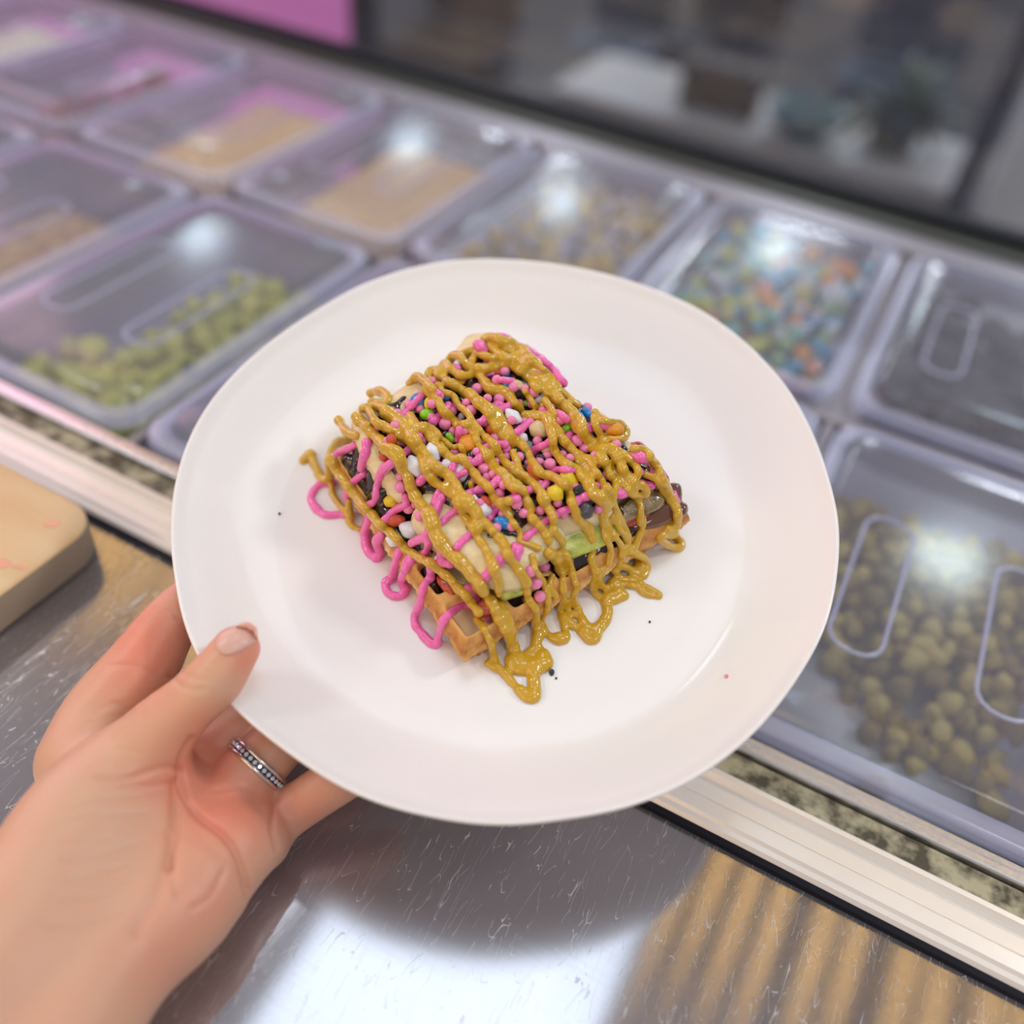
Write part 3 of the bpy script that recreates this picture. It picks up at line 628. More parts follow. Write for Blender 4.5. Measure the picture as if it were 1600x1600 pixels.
# ---------------------------------------------------------------- plate
th = math.radians(58)
ncam = np.array([0, -math.cos(th), -math.sin(th)]); PN = R @ ncam                 # plate normal, world
RIMH = 0.016
rimC = cpt(788, 845, 0.35); WC = rimC - PN * RIMH                                  # centre of the well
PU = R @ np.array([1.0, 0, 0]); PV = np.cross(PN, PU)                              # plate axes: right, away
PMAT = np.stack([PU, PV, PN], 1)
def loc2w(P): return np.asarray(P) @ PMAT.T + WC
def w2loc(P): return (np.asarray(P) - WC) @ PMAT
OUT = [(790,403),(900,415),(1000,441),(1097,482),(1180,546),(1232,606),(1277,692),(1296,750),(1311,812),(1309,891),(1292,976),(1253,1049),(1214,1105),(1141,1178),(1073,1223),(1012,1250),(887,1278),(781,1289),(669,1275),(556,1241),(472,1191),(412,1146),(364,1105),(307,1024),(285,970),(272,900),(266,803),(275,741),(294,684),(328,625),(391,559),(437,522),(500,481),(562,445),(619,424),(675,409),(750,402)]
ol = np.array([w2loc(on_plane(x, y, rimC, PN)) for x, y in OUT]); an = np.arctan2(ol[:, 1], ol[:, 0]); rd = np.hypot(ol[:, 0], ol[:, 1])
oi = np.argsort(an); an, rd = an[oi], rd[oi]
NA = 240; tt = np.linspace(-math.pi, math.pi, NA, endpoint=False)
rr_ = np.interp(tt, np.r_[an - 2 * math.pi, an, an + 2 * math.pi], np.r_[rd, rd, rd])
for _ in range(10): rr_ = 0.25 * np.roll(rr_, 1) + 0.5 * rr_ + 0.25 * np.roll(rr_, -1)
def topz(rho): return 0.0155 * smoothstep(0.66, 1.08, rho) / smoothstep(0.66, 1.08, 1.0) * np.clip(rho, 0, 1)
rings = [(r_, float(topz(r_))) for r_ in (0.0, .15, .3, .45, .55, .63, .69, .74, .79, .83, .87, .91, .95, .975)] + [(.988, .0158), (.996, .0160), (1.0, .0152), (.998, .0136), (.985, .0118), (.95, .0098), (.88, .0055), (.80, .001), (.70, -.0030), (.60, -.0048), (.56, -.0075), (.53, -.0078), (.51, -.0050), (.3, -.0048), (0.0, -.0048)]
V = []; Fc = []
for j, (r_, z) in enumerate(rings):
    wob = 0.0012 * np.sin(tt * 3 + 1) * max(0, r_ - .6)
    for i in range(NA): V.append((r_ * rr_[i] * math.cos(tt[i]), r_ * rr_[i] * math.sin(tt[i]), z + wob[i]))
for j in range(len(rings) - 1):
    for i in range(NA): Fc.append((j * NA + i, j * NA + (i + 1) % NA, (j + 1) * NA + (i + 1) % NA, (j + 1) * NA + i))
plate = empty('dinner_plate', WC)
pm = Matrix(((*PMAT[0], WC[0]), (*PMAT[1], WC[1]), (*PMAT[2], WC[2]), (0, 0, 0, 1))); plate.matrix_world = pm
tag(plate, 'white glazed ceramic plate with a wavy hand-made rim, held by the hand', 'plate')
pd_ = mesh_obj('dish', V, Fc, M['plate'], plate)
bm = bmesh.new(); bm.from_mesh(pd_.data); bmesh.ops.remove_doubles(bm, verts=bm.verts, dist=1e-6); bmesh.ops.recalc_face_normals(bm, faces=bm.faces); bm.to_mesh(pd_.data); bm.free()
pd_.data.polygons.foreach_set('use_smooth', [True] * len(pd_.data.polygons))
def child_of_plate(o): o.matrix_world = pm; return o        # things stay top-level but are modelled in plate coordinates

# ---------------------------------------------------------------- waffle (plate coordinates)
def wl(px, py, h=0.0): return w2loc(on_plane(px, py, WC + PN * h, PN))
WT = 0.0175
QF, QR, QB, QL = wl(728, 1043), wl(1066, 832), wl(822, 590), wl(524, 748)
print('waffle sides', [round(float(np.linalg.norm(a - b)) * 100, 1) for a, b in ((QF, QR), (QR, QB), (QB, QL), (QL, QF))])
def bil(s, t): return (1 - s)[..., None] * (1 - t)[..., None] * QF + s[..., None] * (1 - t)[..., None] * QR + s[..., None] * t[..., None] * QB + (1 - s)[..., None] * t[..., None] * QL
N = 170; g = np.linspace(0, 1, N); S_, T_ = np.meshgrid(g, g, indexing='xy')
NC = 5
def ridge(a):                                           # 0 on a rib, 1 in a pocket
    f_ = np.abs(((a * (NC) ) % 1.0) - 0.5) * 2          # 1 on a rib line
    return smoothstep(0.80, 0.50, f_)
ins = 0.006
sa = (S_ - ins) / (1 - 2 * ins); ta = (T_ - ins) / (1 - 2 * ins)
pk_ = ridge(np.clip(sa, 0, 1)) * ridge(np.clip(ta, 0, 1)) * ((sa > 0) & (sa < 1) & (ta > 0) & (ta < 1))
ed = np.minimum.reduce([S_, 1 - S_, T_, 1 - T_])
topH = WT - 0.0090 * pk_ - 0.003 * (1 - smoothstep(0, .035, ed)) + 0.0005 * np.sin(S_ * 31) * np.cos(T_ * 27)
XY = bil(S_, T_)
rows_ = np.stack([XY[..., 0], XY[..., 1], topH], -1).reshape(-1, 3)
bake = (-0.12 + 0.60 * (1 - pk_) + 0.42 * (1 - smoothstep(0, .04, ed)) * 0.7).reshape(-1)
V = [rows_]; bk = [bake]; idx = np.arange(N * N).reshape(N, N)
per = np.concatenate([idx[0, :-1], idx[:-1, -1], idx[-1, :0:-1], idx[:0:-1, 0]])
Fq = np.stack([idx[:-1, :-1], idx[:-1, 1:], idx[1:, 1:], idx[1:, :-1]], -1).reshape(-1, 4)
cen = rows_[:, :2].mean(0); last = per; cur = N * N; fc = [Fq]; PL = len(per)
ss = np.linspace(0, 1, PL)
for lv, (z, k_, bkv) in enumerate(((.0118, 1.008, .62), (.0098, 1.016, .40), (.0078, 1.014, .45), (.0055, 1.0, .70), (.0025, .985, .72), (.0004, .955, .7), (.0003, .5, .7))):
    p = rows_[per].copy(); p[:, :2] = cen + (p[:, :2] - cen) * k_; p[:, 2] = z
    if lv < 5:
        nrm = (p[:, :2] - cen); nrm /= np.linalg.norm(nrm, axis=1)[:, None]; p[:, :2] += nrm * (0.0006 * np.sin(np.arange(PL) * .31 + lv) + .0004 * np.sin(np.arange(PL) * 1.3 + lv * 2))[:, None]
    V.append(p); bk.append(np.full(PL, bkv) + .15 * np.sin(np.arange(PL) * .05)); nw_ = np.arange(cur, cur + PL)
    fc.append(np.stack([last, nw_, np.roll(nw_, -1), np.roll(last, -1)], 1)); last = nw_; cur += PL
V = np.concatenate(V); fq = np.concatenate(fc)
wfo = mesh_obj('waffle', V, fq, M['waffle']); set_attr(wfo, 'bake', np.concatenate(bk)); child_of_plate(wfo)
bm = bmesh.new(); bm.from_mesh(wfo.data); bmesh.ops.recalc_face_normals(bm, faces=bm.faces); bm.to_mesh(wfo.data); bm.free()
tag(wfo, 'golden baked square waffle with deep pockets lying under the toppings', 'waffle')

# chocolate sauce: mound that binds the toppings + pools in the pockets of the front-left edge
TOPPOLY = [(567, 662), (646, 610), (780, 538), (838, 556), (874, 592), (918, 640), (985, 694), (1034, 748), (985, 778), (945, 812), (855, 832), (800, 868), (735, 862), (672, 800), (610, 752)]
poly = np.array([wl(x, y, .031)[:2] for x, y in TOPPOLY])
def sdpoly(P, poly):
    d = np.full(len(P), 1e9); inside = np.zeros(len(P), bool)
    for a, b in zip(poly, np.roll(poly, -1, 0)):
        e_ = b - a; w_ = P - a; t_ = np.clip((w_ @ e_) / (e_ @ e_), 0, 1); d = np.minimum(d, np.hypot(*(w_ - t_[:, None] * e_).T))
        c1 = (a[1] <= P[:, 1]) & (b[1] > P[:, 1]) | (b[1] <= P[:, 1]) & (a[1] > P[:, 1])
        xi = a[0] + (P[:, 1] - a[1]) / (e_[1] if abs(e_[1]) > 1e-12 else 1e-12) * e_[0]; inside ^= c1 & (P[:, 0] < xi)
    return np.where(inside, -d, d)
N2 = 120; g2 = np.linspace(.012, .988, N2); S2, T2 = np.meshgrid(g2, g2, indexing='xy'); X2 = bil(S2, T2)[..., :2].reshape(-1, 2)
sd = sdpoly(X2, poly)
nz_ = vnoise(np.c_[X2, np.zeros(len(X2))], 130); nz2 = vnoise(np.c_[X2, np.zeros(len(X2))], 60, 5)
mound = .0135 + (.0185 + .0028 * nz2) * smoothstep(.0055, -.0065, sd)
pxs, pys, _ = project(loc2w(np.c_[X2, np.full(len(X2), .016)]))
edge_d = np.minimum.reduce([S2, 1 - S2, T2, 1 - T2]).reshape(-1)
patch = smoothstep(.014, .004, sd + .006 * nz_) * .0048 + 0.0035 * smoothstep(-.05, .35, nz_) * smoothstep(.03, .012, sd)
patch += .004 * ((np.hypot((pxs - 575) / 60, (pys - 770) / 60) < 1)) * smoothstep(-.2, .1, nz_)
patch *= smoothstep(.0, .05, edge_d)
leftz = smoothstep(668, 610, pxs) * smoothstep(700, 730, pys) * smoothstep(.012, .03, edge_d)
patch += leftz * (.0028 + .0034 * nz2)
H2 = mound + patch + .0006 * nz_
frontc = smoothstep(95, 75, np.hypot(pxs - 738, pys - 985)); H2 -= .008 * frontc
idx2 = np.arange(N2 * N2).reshape(N2, N2); F2 = np.stack([idx2[:-1, :-1], idx2[:-1, 1:], idx2[1:, 1:], idx2[1:, :-1]], -1).reshape(-1, 4)
per2 = np.concatenate([idx2[0, :-1], idx2[:-1, -1], idx2[-1, :0:-1], idx2[:0:-1, 0]]); V2 = np.c_[X2, H2]
lo_ = V2[per2].copy(); lo_[:, :2] = cen + (lo_[:, :2] - cen) * .97; lo_[:, 2] = .008; nb = np.arange(len(V2), len(V2) + len(per2))
F2 = np.concatenate([F2, np.stack([per2, nb, np.roll(nb, -1), np.roll(per2, -1)], 1)])
choc = mesh_obj('chocolate_sauce', np.concatenate([V2, lo_]), F2, M['choc']); child_of_plate(choc)
tag(choc, 'glossy dark chocolate sauce spread over the waffle under the toppings', 'sauce', kind='stuff')

# ---------------------------------------------------------------- fruit
def bvh_of(objs):
    vs = []; ps = []; n = 0
    for o in objs:
        co = np.empty(len(o.data.vertices) * 3, np.float64); me = o.data; c32 = np.empty(len(me.vertices) * 3, np.float32); me.vertices.foreach_get('co', c32)
        mw = np.array(o.matrix_world); P = c32.reshape(-1, 3) @ mw[:3, :3].T + mw[:3, 3]
        vs += P.tolist(); ps += [tuple(i + n for i in p.vertices) for p in me.polygons]; n += len(P)
    return BVHTree.FromPolygons(vs, ps)
def hit(bvh, px, py):
    r = ray(px, py); h_ = bvh.ray_cast(Vector(CAM), Vector(r / np.linalg.norm(r)))
    if h_[0] is None: return None
    return np.array(h_[0]), np.array(h_[1]), h_[3] / np.linalg.norm(r)
def piece(name, mt, ctr, ax, ay, half, seed, p=3.0, wob=.10, sub=4, curve=0.0):
    """rounded block in plate coordinates: ctr, long axis ax (2-D), half sizes; superellipsoid with lumps"""
    bm = bmesh.new(); bmesh.ops.create_icosphere(bm, subdivisions=sub, radius=1)
    ux = np.array([ax[0], ax[1], 0.0]); ux /= np.linalg.norm(ux); uz = np.array([0, 0, 1.0]) + ay[0] * ux + ay[1] * np.array([-ux[1], ux[0], 0]); uz /= np.linalg.norm(uz); uy = np.cross(uz, ux); uy /= np.linalg.norm(uy); ux = np.cross(uy, uz)
    for v in bm.verts:
        d = np.array(v.co); k = (np.abs(d) ** p).sum() ** (-1 / p); d = d * k
        d *= 1 + wob * mnoise.noise(Vector(d) * 1.4 + Vector((seed * 5.3, seed, 0)))
        q = d * half; q[2] -= curve * q[0] ** 2
        v.co = Vector(ctr + q[0] * ux + q[1] * uy + q[2] * uz)
    o = bm_obj(name, bm, mt, None, True); return child_of_plate(o)
fruit = []
def fr(name, mt, px, py, h, px2, py2, half, label, cat, seed, tilt=(0, 0), **kw):
    c_ = wl(px, py, h); e_ = wl(px2, py2, h); o = piece(name, mt, c_, (e_ - c_)[:2], tilt, np.array(half), seed, **kw)
    tag(o, label, cat); fruit.append(o); return o
bn = M['banana']
fr('banana_piece', bn, 606, 705, .0275, 640, 765, (.025, .0105, .0085), 'pale banana piece along the left side of the pile', 'banana', 1, p=2.6)
fr('banana_piece', bn, 664, 629, .0300, 712, 600, (.023, .0100, .008), 'banana piece at the upper left shoulder of the pile', 'banana', 2, p=2.6)
fr('banana_piece', bn, 742, 838, .0280, 800, 882, (.0265, .0135, .0085), 'large banana piece facing front under the pink stripes', 'banana', 3, p=3.2)
fr('banana_piece', bn, 815, 822, .0275, 850, 850, (.0165, .0115, .0085), 'banana piece at front centre beside the blue sweet', 'banana', 4, p=3)
fr('banana_piece', bn, 886, 800, .0285, 940, 785, (.0195, .0095, .0075), 'banana piece above the green kiwi wedge', 'banana', 5, p=3)
fr('banana_piece', bn, 772, 566, .0310, 820, 590, (.0175, .0110, .007), 'banana piece at the far top corner of the pile', 'banana', 6, p=2.6)
fr('banana_piece', bn, 942, 700, .0285, 970, 735, (.020, .0095, .007), 'banana piece along the right side of the pile', 'banana', 7, p=2.8)
fr('kiwi_wedge', M['kiwi'], 906, 830, .0222, 945, 813, (.0140, .0085, .0070), 'bright green kiwi wedge at the front right of the pile', 'kiwi', 8, (0.0, -.5), p=5, sub=4)
fr('kiwi_wedge', M['kiwi'], 806, 906, .0205, 840, 895, (.0085, .0062, .0055), 'small green kiwi wedge below the front banana tip', 'kiwi', 9, (.1, -.4), p=5)
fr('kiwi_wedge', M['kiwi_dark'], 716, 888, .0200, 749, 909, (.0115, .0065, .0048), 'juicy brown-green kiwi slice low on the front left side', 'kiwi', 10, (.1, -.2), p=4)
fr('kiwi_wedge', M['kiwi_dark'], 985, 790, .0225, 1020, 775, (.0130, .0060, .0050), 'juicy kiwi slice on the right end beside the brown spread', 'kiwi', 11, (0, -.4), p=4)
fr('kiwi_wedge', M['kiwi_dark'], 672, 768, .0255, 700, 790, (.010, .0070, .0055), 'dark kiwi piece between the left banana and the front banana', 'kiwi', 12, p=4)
be = M['berry']
for i, (x, y, h, x2, y2, hf, lb) in enumerate([(985, 806, .019, 1010, 795, (.0095, .005, .0045), 'strawberry slice under the kiwi at the right end'), (1000, 714, .025, 1015, 730, (.0075, .0045, .004), 'strawberry piece on the upper right edge'),
        (1018, 742, .026, 1035, 760, (.008, .005, .005), 'strawberry piece near the right tip of the pile'), (700, 914, .0168, 715, 931, (.0055, .0028, .0026), 'strawberry slice low on the front left edge'),
        (760, 950, .0175, 775, 945, (.0055, .0030, .003), 'strawberry bit near the front waffle corner'), (612, 768, .0195, 640, 785, (.010, .005, .004), 'strawberry slice under the left banana piece')]):
    fr('strawberry_slice', be, x, y, h, x2, y2, hf, 'dark red ' + lb, 'strawberry', 20 + i, (0, -.2), p=2.6)
fr('kiwi_wedge', M['kiwi'], 592, 640, .004, 600, 630, (.006, .004, .004), 'green kiwi bit on the plate behind the pile at upper left', 'kiwi', 40)
hz = fr('hazelnut_spread', M['hazel'], 1016, 800, .0165, 1045, 783, (.0170, .0075, .0050), 'light brown hazelnut spread on the right corner of the waffle', 'spread', 33, (0, -.2), p=2.2, wob=.25)
hz['kind'] = 'stuff'
fr('hazelnut_piece', M['hazel'], 1062, 797, .0165, 1070, 790, (.004, .003, .003), 'small brown nut poking out at the right tip', 'nut', 35, p=2)
base = [pd_, wfo, choc] + fruit
bpy.context.view_layer.update()
B0 = bvh_of(base)

# ---------------------------------------------------------------- sweets
unit = {}
def sweet_mesh(kind, colr):
    key = (kind, colr)
    if key not in unit:
        bm = bmesh.new(); bmesh.ops.create_icosphere(bm, subdivisions=3, radius=1)
        if kind == 'rock':
            for v in bm.verts: v.co *= 1 + .22 * mnoise.noise(v.co * 1.2 + Vector((len(unit) * 2.7, 0, 0)))
        me = bpy.data.meshes.new(kind); bm.to_mesh(me); bm.free(); me.materials.append(CM[colr]); me.polygons.foreach_set('use_smooth', [True] * len(me.polygons)); unit[key] = me
    return unit[key]
def ctx(ox, oy, s): return lambda L: [(ox + p[0] * s, oy + p[1] * s) + tuple(p[2:]) for p in L]
c1, c2, c3, c4 = ctx(450, 500, .21875), ctx(750, 500, .21875), ctx(550, 780, .21875), ctx(750, 780, .21875)
z3, z4, z5 = ctx(600, 600, .125), ctx(760, 600, .125), ctx(640, 500, .125)
sweets = []
def put_sweet(px, py, rx, ry, ang_, colr, kind, name, label, cat, group=None, B=None):
    h_ = hit(B or B0, px, py)
    if h_ is None: return
    p, n, d = h_; mm = d / F; r1, r2 = rx * mm, ry * mm
    if w2loc(p)[2] < .004 and name != 'crumb':          # missed the pile: keep it on the pile's edge
        return
    right, down, fwd = R[:, 0], R[:, 1], R[:, 2]
    ca, sa_ = math.cos(ang_), math.sin(ang_); ex = right * ca + down * sa_; ey = -right * sa_ + down * ca
    r3 = min(r1, r2) * (1.0 if kind == 'ball' else .9)
    c_ = p + PN * r3 * .55 - fwd * r3 * .30
    o = bpy.data.objects.new(name, sweet_mesh(kind, colr)); COL.objects.link(o)
    o.matrix_world = Matrix(((ex[0] * r1, ey[0] * r2, -fwd[0] * r3, c_[0]), (ex[1] * r1, ey[1] * r2, -fwd[1] * r3, c_[1]), (ex[2] * r1, ey[2] * r2, -fwd[2] * r3, c_[2]), (0, 0, 0, 1)))
    tag(o, label, cat, group); sweets.append(o)
pearls = [(676,634,8),(696,666,10),(709,677,8),(725,675,9),(746,611,9),(736,645,9),(707,645,8),(714,637,9),(757,662,9),(756,694,8),(774,688,9),(756,736,10.5),(770,744,7.5),(792,717,8),(791,704,8),(747,675,8),(787,760,8),
 (780,774,9),(750,772,8),(627,764,10),(639,797,9),(642,707,8),(662,692,8),(680,686,8),(627,746,8),(775,725,8),(711,709,8),(750,722,8),(761,749,8),(834,616,8.5),(780,627,9),(875,659,9),(901,692,9.5),(912,704,9),(859,729,10),
 (855,714,8),(879,712,7),(929,715,8),(936,726,8),(807,790,9),(926,744,7),(947,745,8),(917,640,8),(806,568,7),(786,533,8),(751,544,9),(826,548,9),(711,576,6),(675,598,7),(852,574,8),(874,598,8),(844,583,7),
 (938,668,10),(998,714,9),(1024,746,8),(962,697,8),(850,887,9.5),(828,895,9.5),(837,913,10.5),(843,934,9.5),(763,967,8.5),(776,827,8),(657,809,9),(650,790,7),(764,700,7),(781,737,7),(799,730,7),(735,660,7),(719,663,7),
 (690,640,7),(728,690,7),(745,708,7),(802,745,7),(820,702,7),(869,742,7),(890,718,7),(812,633,7),(792,640,7),(820,610,7),(762,625,7),(729,632,7),(770,655,7),(786,668,7),(806,680,6),(720,612,6),(690,606,6),(860,640,7),(846,650,7),(896,668,7),(660,668,7),(649,690,7),(700,700,7),(733,722,7),(768,765,6)]
for x, y, r_ in pearls:
    front_ = y > 870
    put_sweet(x, y, r_, r_, 0, 'pink', 'ball', 'sugar_pearl', 'round pink sugar pearl on the dark sauce at the pile front' if front_ else 'round pink sugar pearl among the sweets on top of the pile', 'sweet', 'pink sugar pearls at the front' if front_ else 'pink sugar pearls on the pile')
have = [(x, y) for x, y, _ in pearls]; rp = random.Random(4); tp = np.array(TOPPOLY, float)
for _ in range(4000):
    if len(have) > 190: break
    x, y = rp.uniform(590, 1010), rp.uniform(560, 830)
    if sdpoly(np.array([[x, y]]), tp)[0] > -14 or any((x - a) ** 2 + (y - b) ** 2 < 15.5 ** 2 for a, b in have): continue
    if (x < 700 and y > 740) or y > 700 + .55 * (x - 560): continue
    have.append((x, y)); put_sweet(x, y, 8, 8, 0, 'pink', 'ball', 'sugar_pearl', 'round pink sugar pearl among the sweets on top of the pile', 'sweet', 'pink sugar pearls on the pile')
D = math.radians
rocks = [(655,631,13,10,D(40),'blue','blue sweet at the upper left beside the green one'),(697,622,7,6,0,'blue','small blue sweet in the upper left, right of the larger blue one'),(790,586,7,6,D(60),'blue','blue sweet near the top of the pile, upper of two'),(793,602,8,6,0,'blue','blue sweet near the top of the pile, lower of two'),
 (907,655,12,6,D(60),'blue','long blue sweet on the upper right slope, nearer one'),(917,648,11,6,D(60),'blue','long blue sweet on the upper right slope, farther one'),(787,820,15,9,D(25),'blue','oval blue sweet on the front banana'),(813,755,6,5,0,'blue','tiny teal blue sweet at the centre'),(923,679,5,5,0,'blue','small blue sweet on the right beside the orange one'),
 (669,632,6,9,D(10),'yellow','thin yellow sweet beside the upper left blue one'),(611,786,11,9,0,'yellow','yellow sweet on the dark sauce at the left'),(736,758,5,7,0,'yellow','tiny yellow sweet below the white skull-like pebbles'),(887,755,14,16,D(-30),'yellow','large yellow pebble sweet at the right centre'),(867,774,13,12,D(20),'yellow','yellow pebble sweet just below the largest yellow one'),(719,597,7,7,0,'yellow','yellow sweet high on the upper left slope'),(646,670,6,13,D(-25),'yellow','long yellow sweet on the left slope'),(849,636,7,5,0,'yellow','yellow sweet below the small white pair at top right'),(694,700,4,10,D(-40),'yellow','thin yellow sweet left of the orange pebble'),
 (668,651,11,9,0,'green','bright green round sweet at the upper left'),(704,686,9,6,D(50),'green','green sweet left of the orange pebble'),(885,672,10,7,D(-20),'green','green sweet on the right slope below the blue ones'),(822,632,5,5,0,'green','tiny green sweet near the top'),
 (802,654,14,9,D(35),'white','smooth white oval sweet at top centre'),(853,619,9,6,D(-15),'white','white sweet on the upper right, upper of a pair'),(843,627,8,6,D(-20),'white','white sweet on the upper right, lower of a pair'),(677,711,10,15,D(-20),'white','white speckled pebble behind the left skull of sauce'),(650,733,13,17,D(-30),'white','white speckled pebble at left centre with dark flecks'),(721,741,12,16,D(-15),'white','white speckled pebble at the centre with dark flecks'),(699,728,10,8,D(-30),'white','white pebble half under a pink stripe'),(741,785,7,9,0,'white','small white pebble above the front banana'),(753,803,15,13,0,'white','round white pebble on the front banana'),(816,687,8,9,D(-30),'white','white pebble left of the beige pebble'),(721,654,5,8,D(30),'white','narrow white sweet among the pearls'),(642,832,16,13,D(10),'white','big round white pebble on the left dark sauce'),(616,847,11,10,0,'white','white pebble at the left waffle edge'),
 (732,699,14,15,0,'orange','orange pebble sweet at the centre left'),(959,674,14,10,D(5),'orange','orange pebble on the right edge ringed by golden sauce'),(624,694,6,8,D(-20),'orange','small orange sweet near the left banana'),
 (686,749,11,8,0,'black','black pebble under the left centre'),(904,752,10,10,0,'black','black pebble right of the yellow pebbles, upper one'),(908,768,14,9,D(-20),'black','black pebble right of the yellow pebbles, lower one'),(844,720,8,8,0,'black','black pebble below the beige pebble'),(816,716,7,9,0,'black','small black pebble left of the beige pebble'),
 (913,801,13,13,D(30),'grey','dull charcoal pebble on the front banana piece'),(892,633,10,6,D(15),'grey','dull charcoal pebble on the upper right slope'),
 (769,675,10,10,0,'red','reddish brown sweet at the upper centre'),(602,716,9,8,0,'red','red sweet on the left banana, lower one'),(612,690,8,9,0,'red','red sweet on the left banana, upper one'),(834,742,7,15,D(-35),'red','long rust red sweet at the centre right'),(620,816,14,9,D(-8),'red','orange red oval sweet on the dark sauce at left'),(761,787,7,12,D(-40),'red','long rust red sweet above the front banana'),(777,585,10,6,0,'red','red sweet near the top corner'),
 (842,676,16,13,D(20),'beige','large beige speckled pebble on the upper right of centre'),(855,703,11,9,D(-30),'beige','beige pebble just below the large beige one'),(808,604,10,7,D(20),'beige','small beige pebble near the top')]
for x, y, rx, ry, a_, cc, lb in rocks:
    lb = lb.replace('skull-like ', '').replace('skull of sauce', 'golden strand')
    put_sweet(x, y, rx * 1.08, ry * 1.08, a_, cc, 'rock' if cc in ('white', 'orange', 'yellow', 'black', 'grey', 'beige') else 'oval', 'pebble_sweet', lb, 'sweet')
# crumbs on the plate
for x, y, r_, cc, lb in [(862, 1051, 4.5, 'black', 'dark crumb on the plate in front of the sauce puddle'), (869, 1060, 1.8, 'black', 'tiny dark crumb beside the larger dark crumb'), (1015, 972, 1.8, 'black', 'dark speck on the plate right of the sauce'), (1135, 1057, 2.8, 'pink', 'tiny pink speck on the right of the plate'), (437, 803, 2, 'grey', 'grey speck on the left of the plate')]:
    put_sweet(x, y, r_, r_ * 1.2, 0, cc, 'rock', 'crumb', lb, 'crumb')

# ---------------------------------------------------------------- drizzles
bpy.context.view_layer.update()
B1 = bvh_of(base + sweets)
def trace(strands, bvh, lift, jitter, seed, k, name, mt, hgrid=.00045, gain=1.0):
    rnd = random.Random(seed); chains = []
    for L, rpx in strands:
        P = catmull([p[:2] for p in L], 3.0); T_g = np.gradient(P, axis=0); T_g /= np.maximum(np.linalg.norm(T_g, axis=1), 1e-6)[:, None]
        wv = 1.3 * np.sin(np.arange(len(P)) * .42 + rnd.uniform(0, 6)) * np.sin(np.arange(len(P)) * .17 + rnd.uniform(0, 6)); P = P + np.stack([-T_g[:, 1], T_g[:, 0]], 1) * wv[:, None]
        t = []; q = None
        for x, y in P:
            h_ = hit(bvh, x, y); t.append(h_[2] if h_ else np.nan)
        t = np.array(t)
        if np.isnan(t).all(): continue
        t = np.interp(np.arange(len(t)), np.flatnonzero(~np.isnan(t)), t[~np.isnan(t)])
        for i in range(1, len(t)): t[i] = min(t[i], t[i - 1] + .0013)      # do not fall off silhouettes
        for i in range(len(t) - 2, -1, -1): t[i] = min(t[i], t[i + 1] + .0013)
        s_ = t.copy()
        for _ in range(6): s_ = .25 * np.r_[s_[0], s_[:-1]] + .5 * s_ + .25 * np.r_[s_[1:], s_[-1]]
        t = np.minimum(t, s_)
        ph = rnd.uniform(0, 6); W_ = []; rr = []
        for i, ((x, y), d) in enumerate(zip(P, t)):
            r_ = rpx * gain * d / F * (1 + jitter * math.sin(i * .55 + ph) * math.sin(i * .21 + ph * 2) + jitter * .5 * math.sin(i * 1.3 + ph))
            c_ = CAM + ray(x, y) * (d - r_ * lift); W_.append(c_); rr.append(r_)
        chains.append((w2loc(np.array(W_)), np.array(rr)))
    A = np.concatenate([c_[0] for c_ in chains]); fld = Field(A.min(0) - .004, A.max(0) + .004, hgrid)
    for pts, rr in chains: fld.chain(pts, rr, k)
    Vv, Ff = fld.mesh(); o = mesh_obj(name, Vv, Ff, mt); child_of_plate(o); print(name, len(Vv)); return o
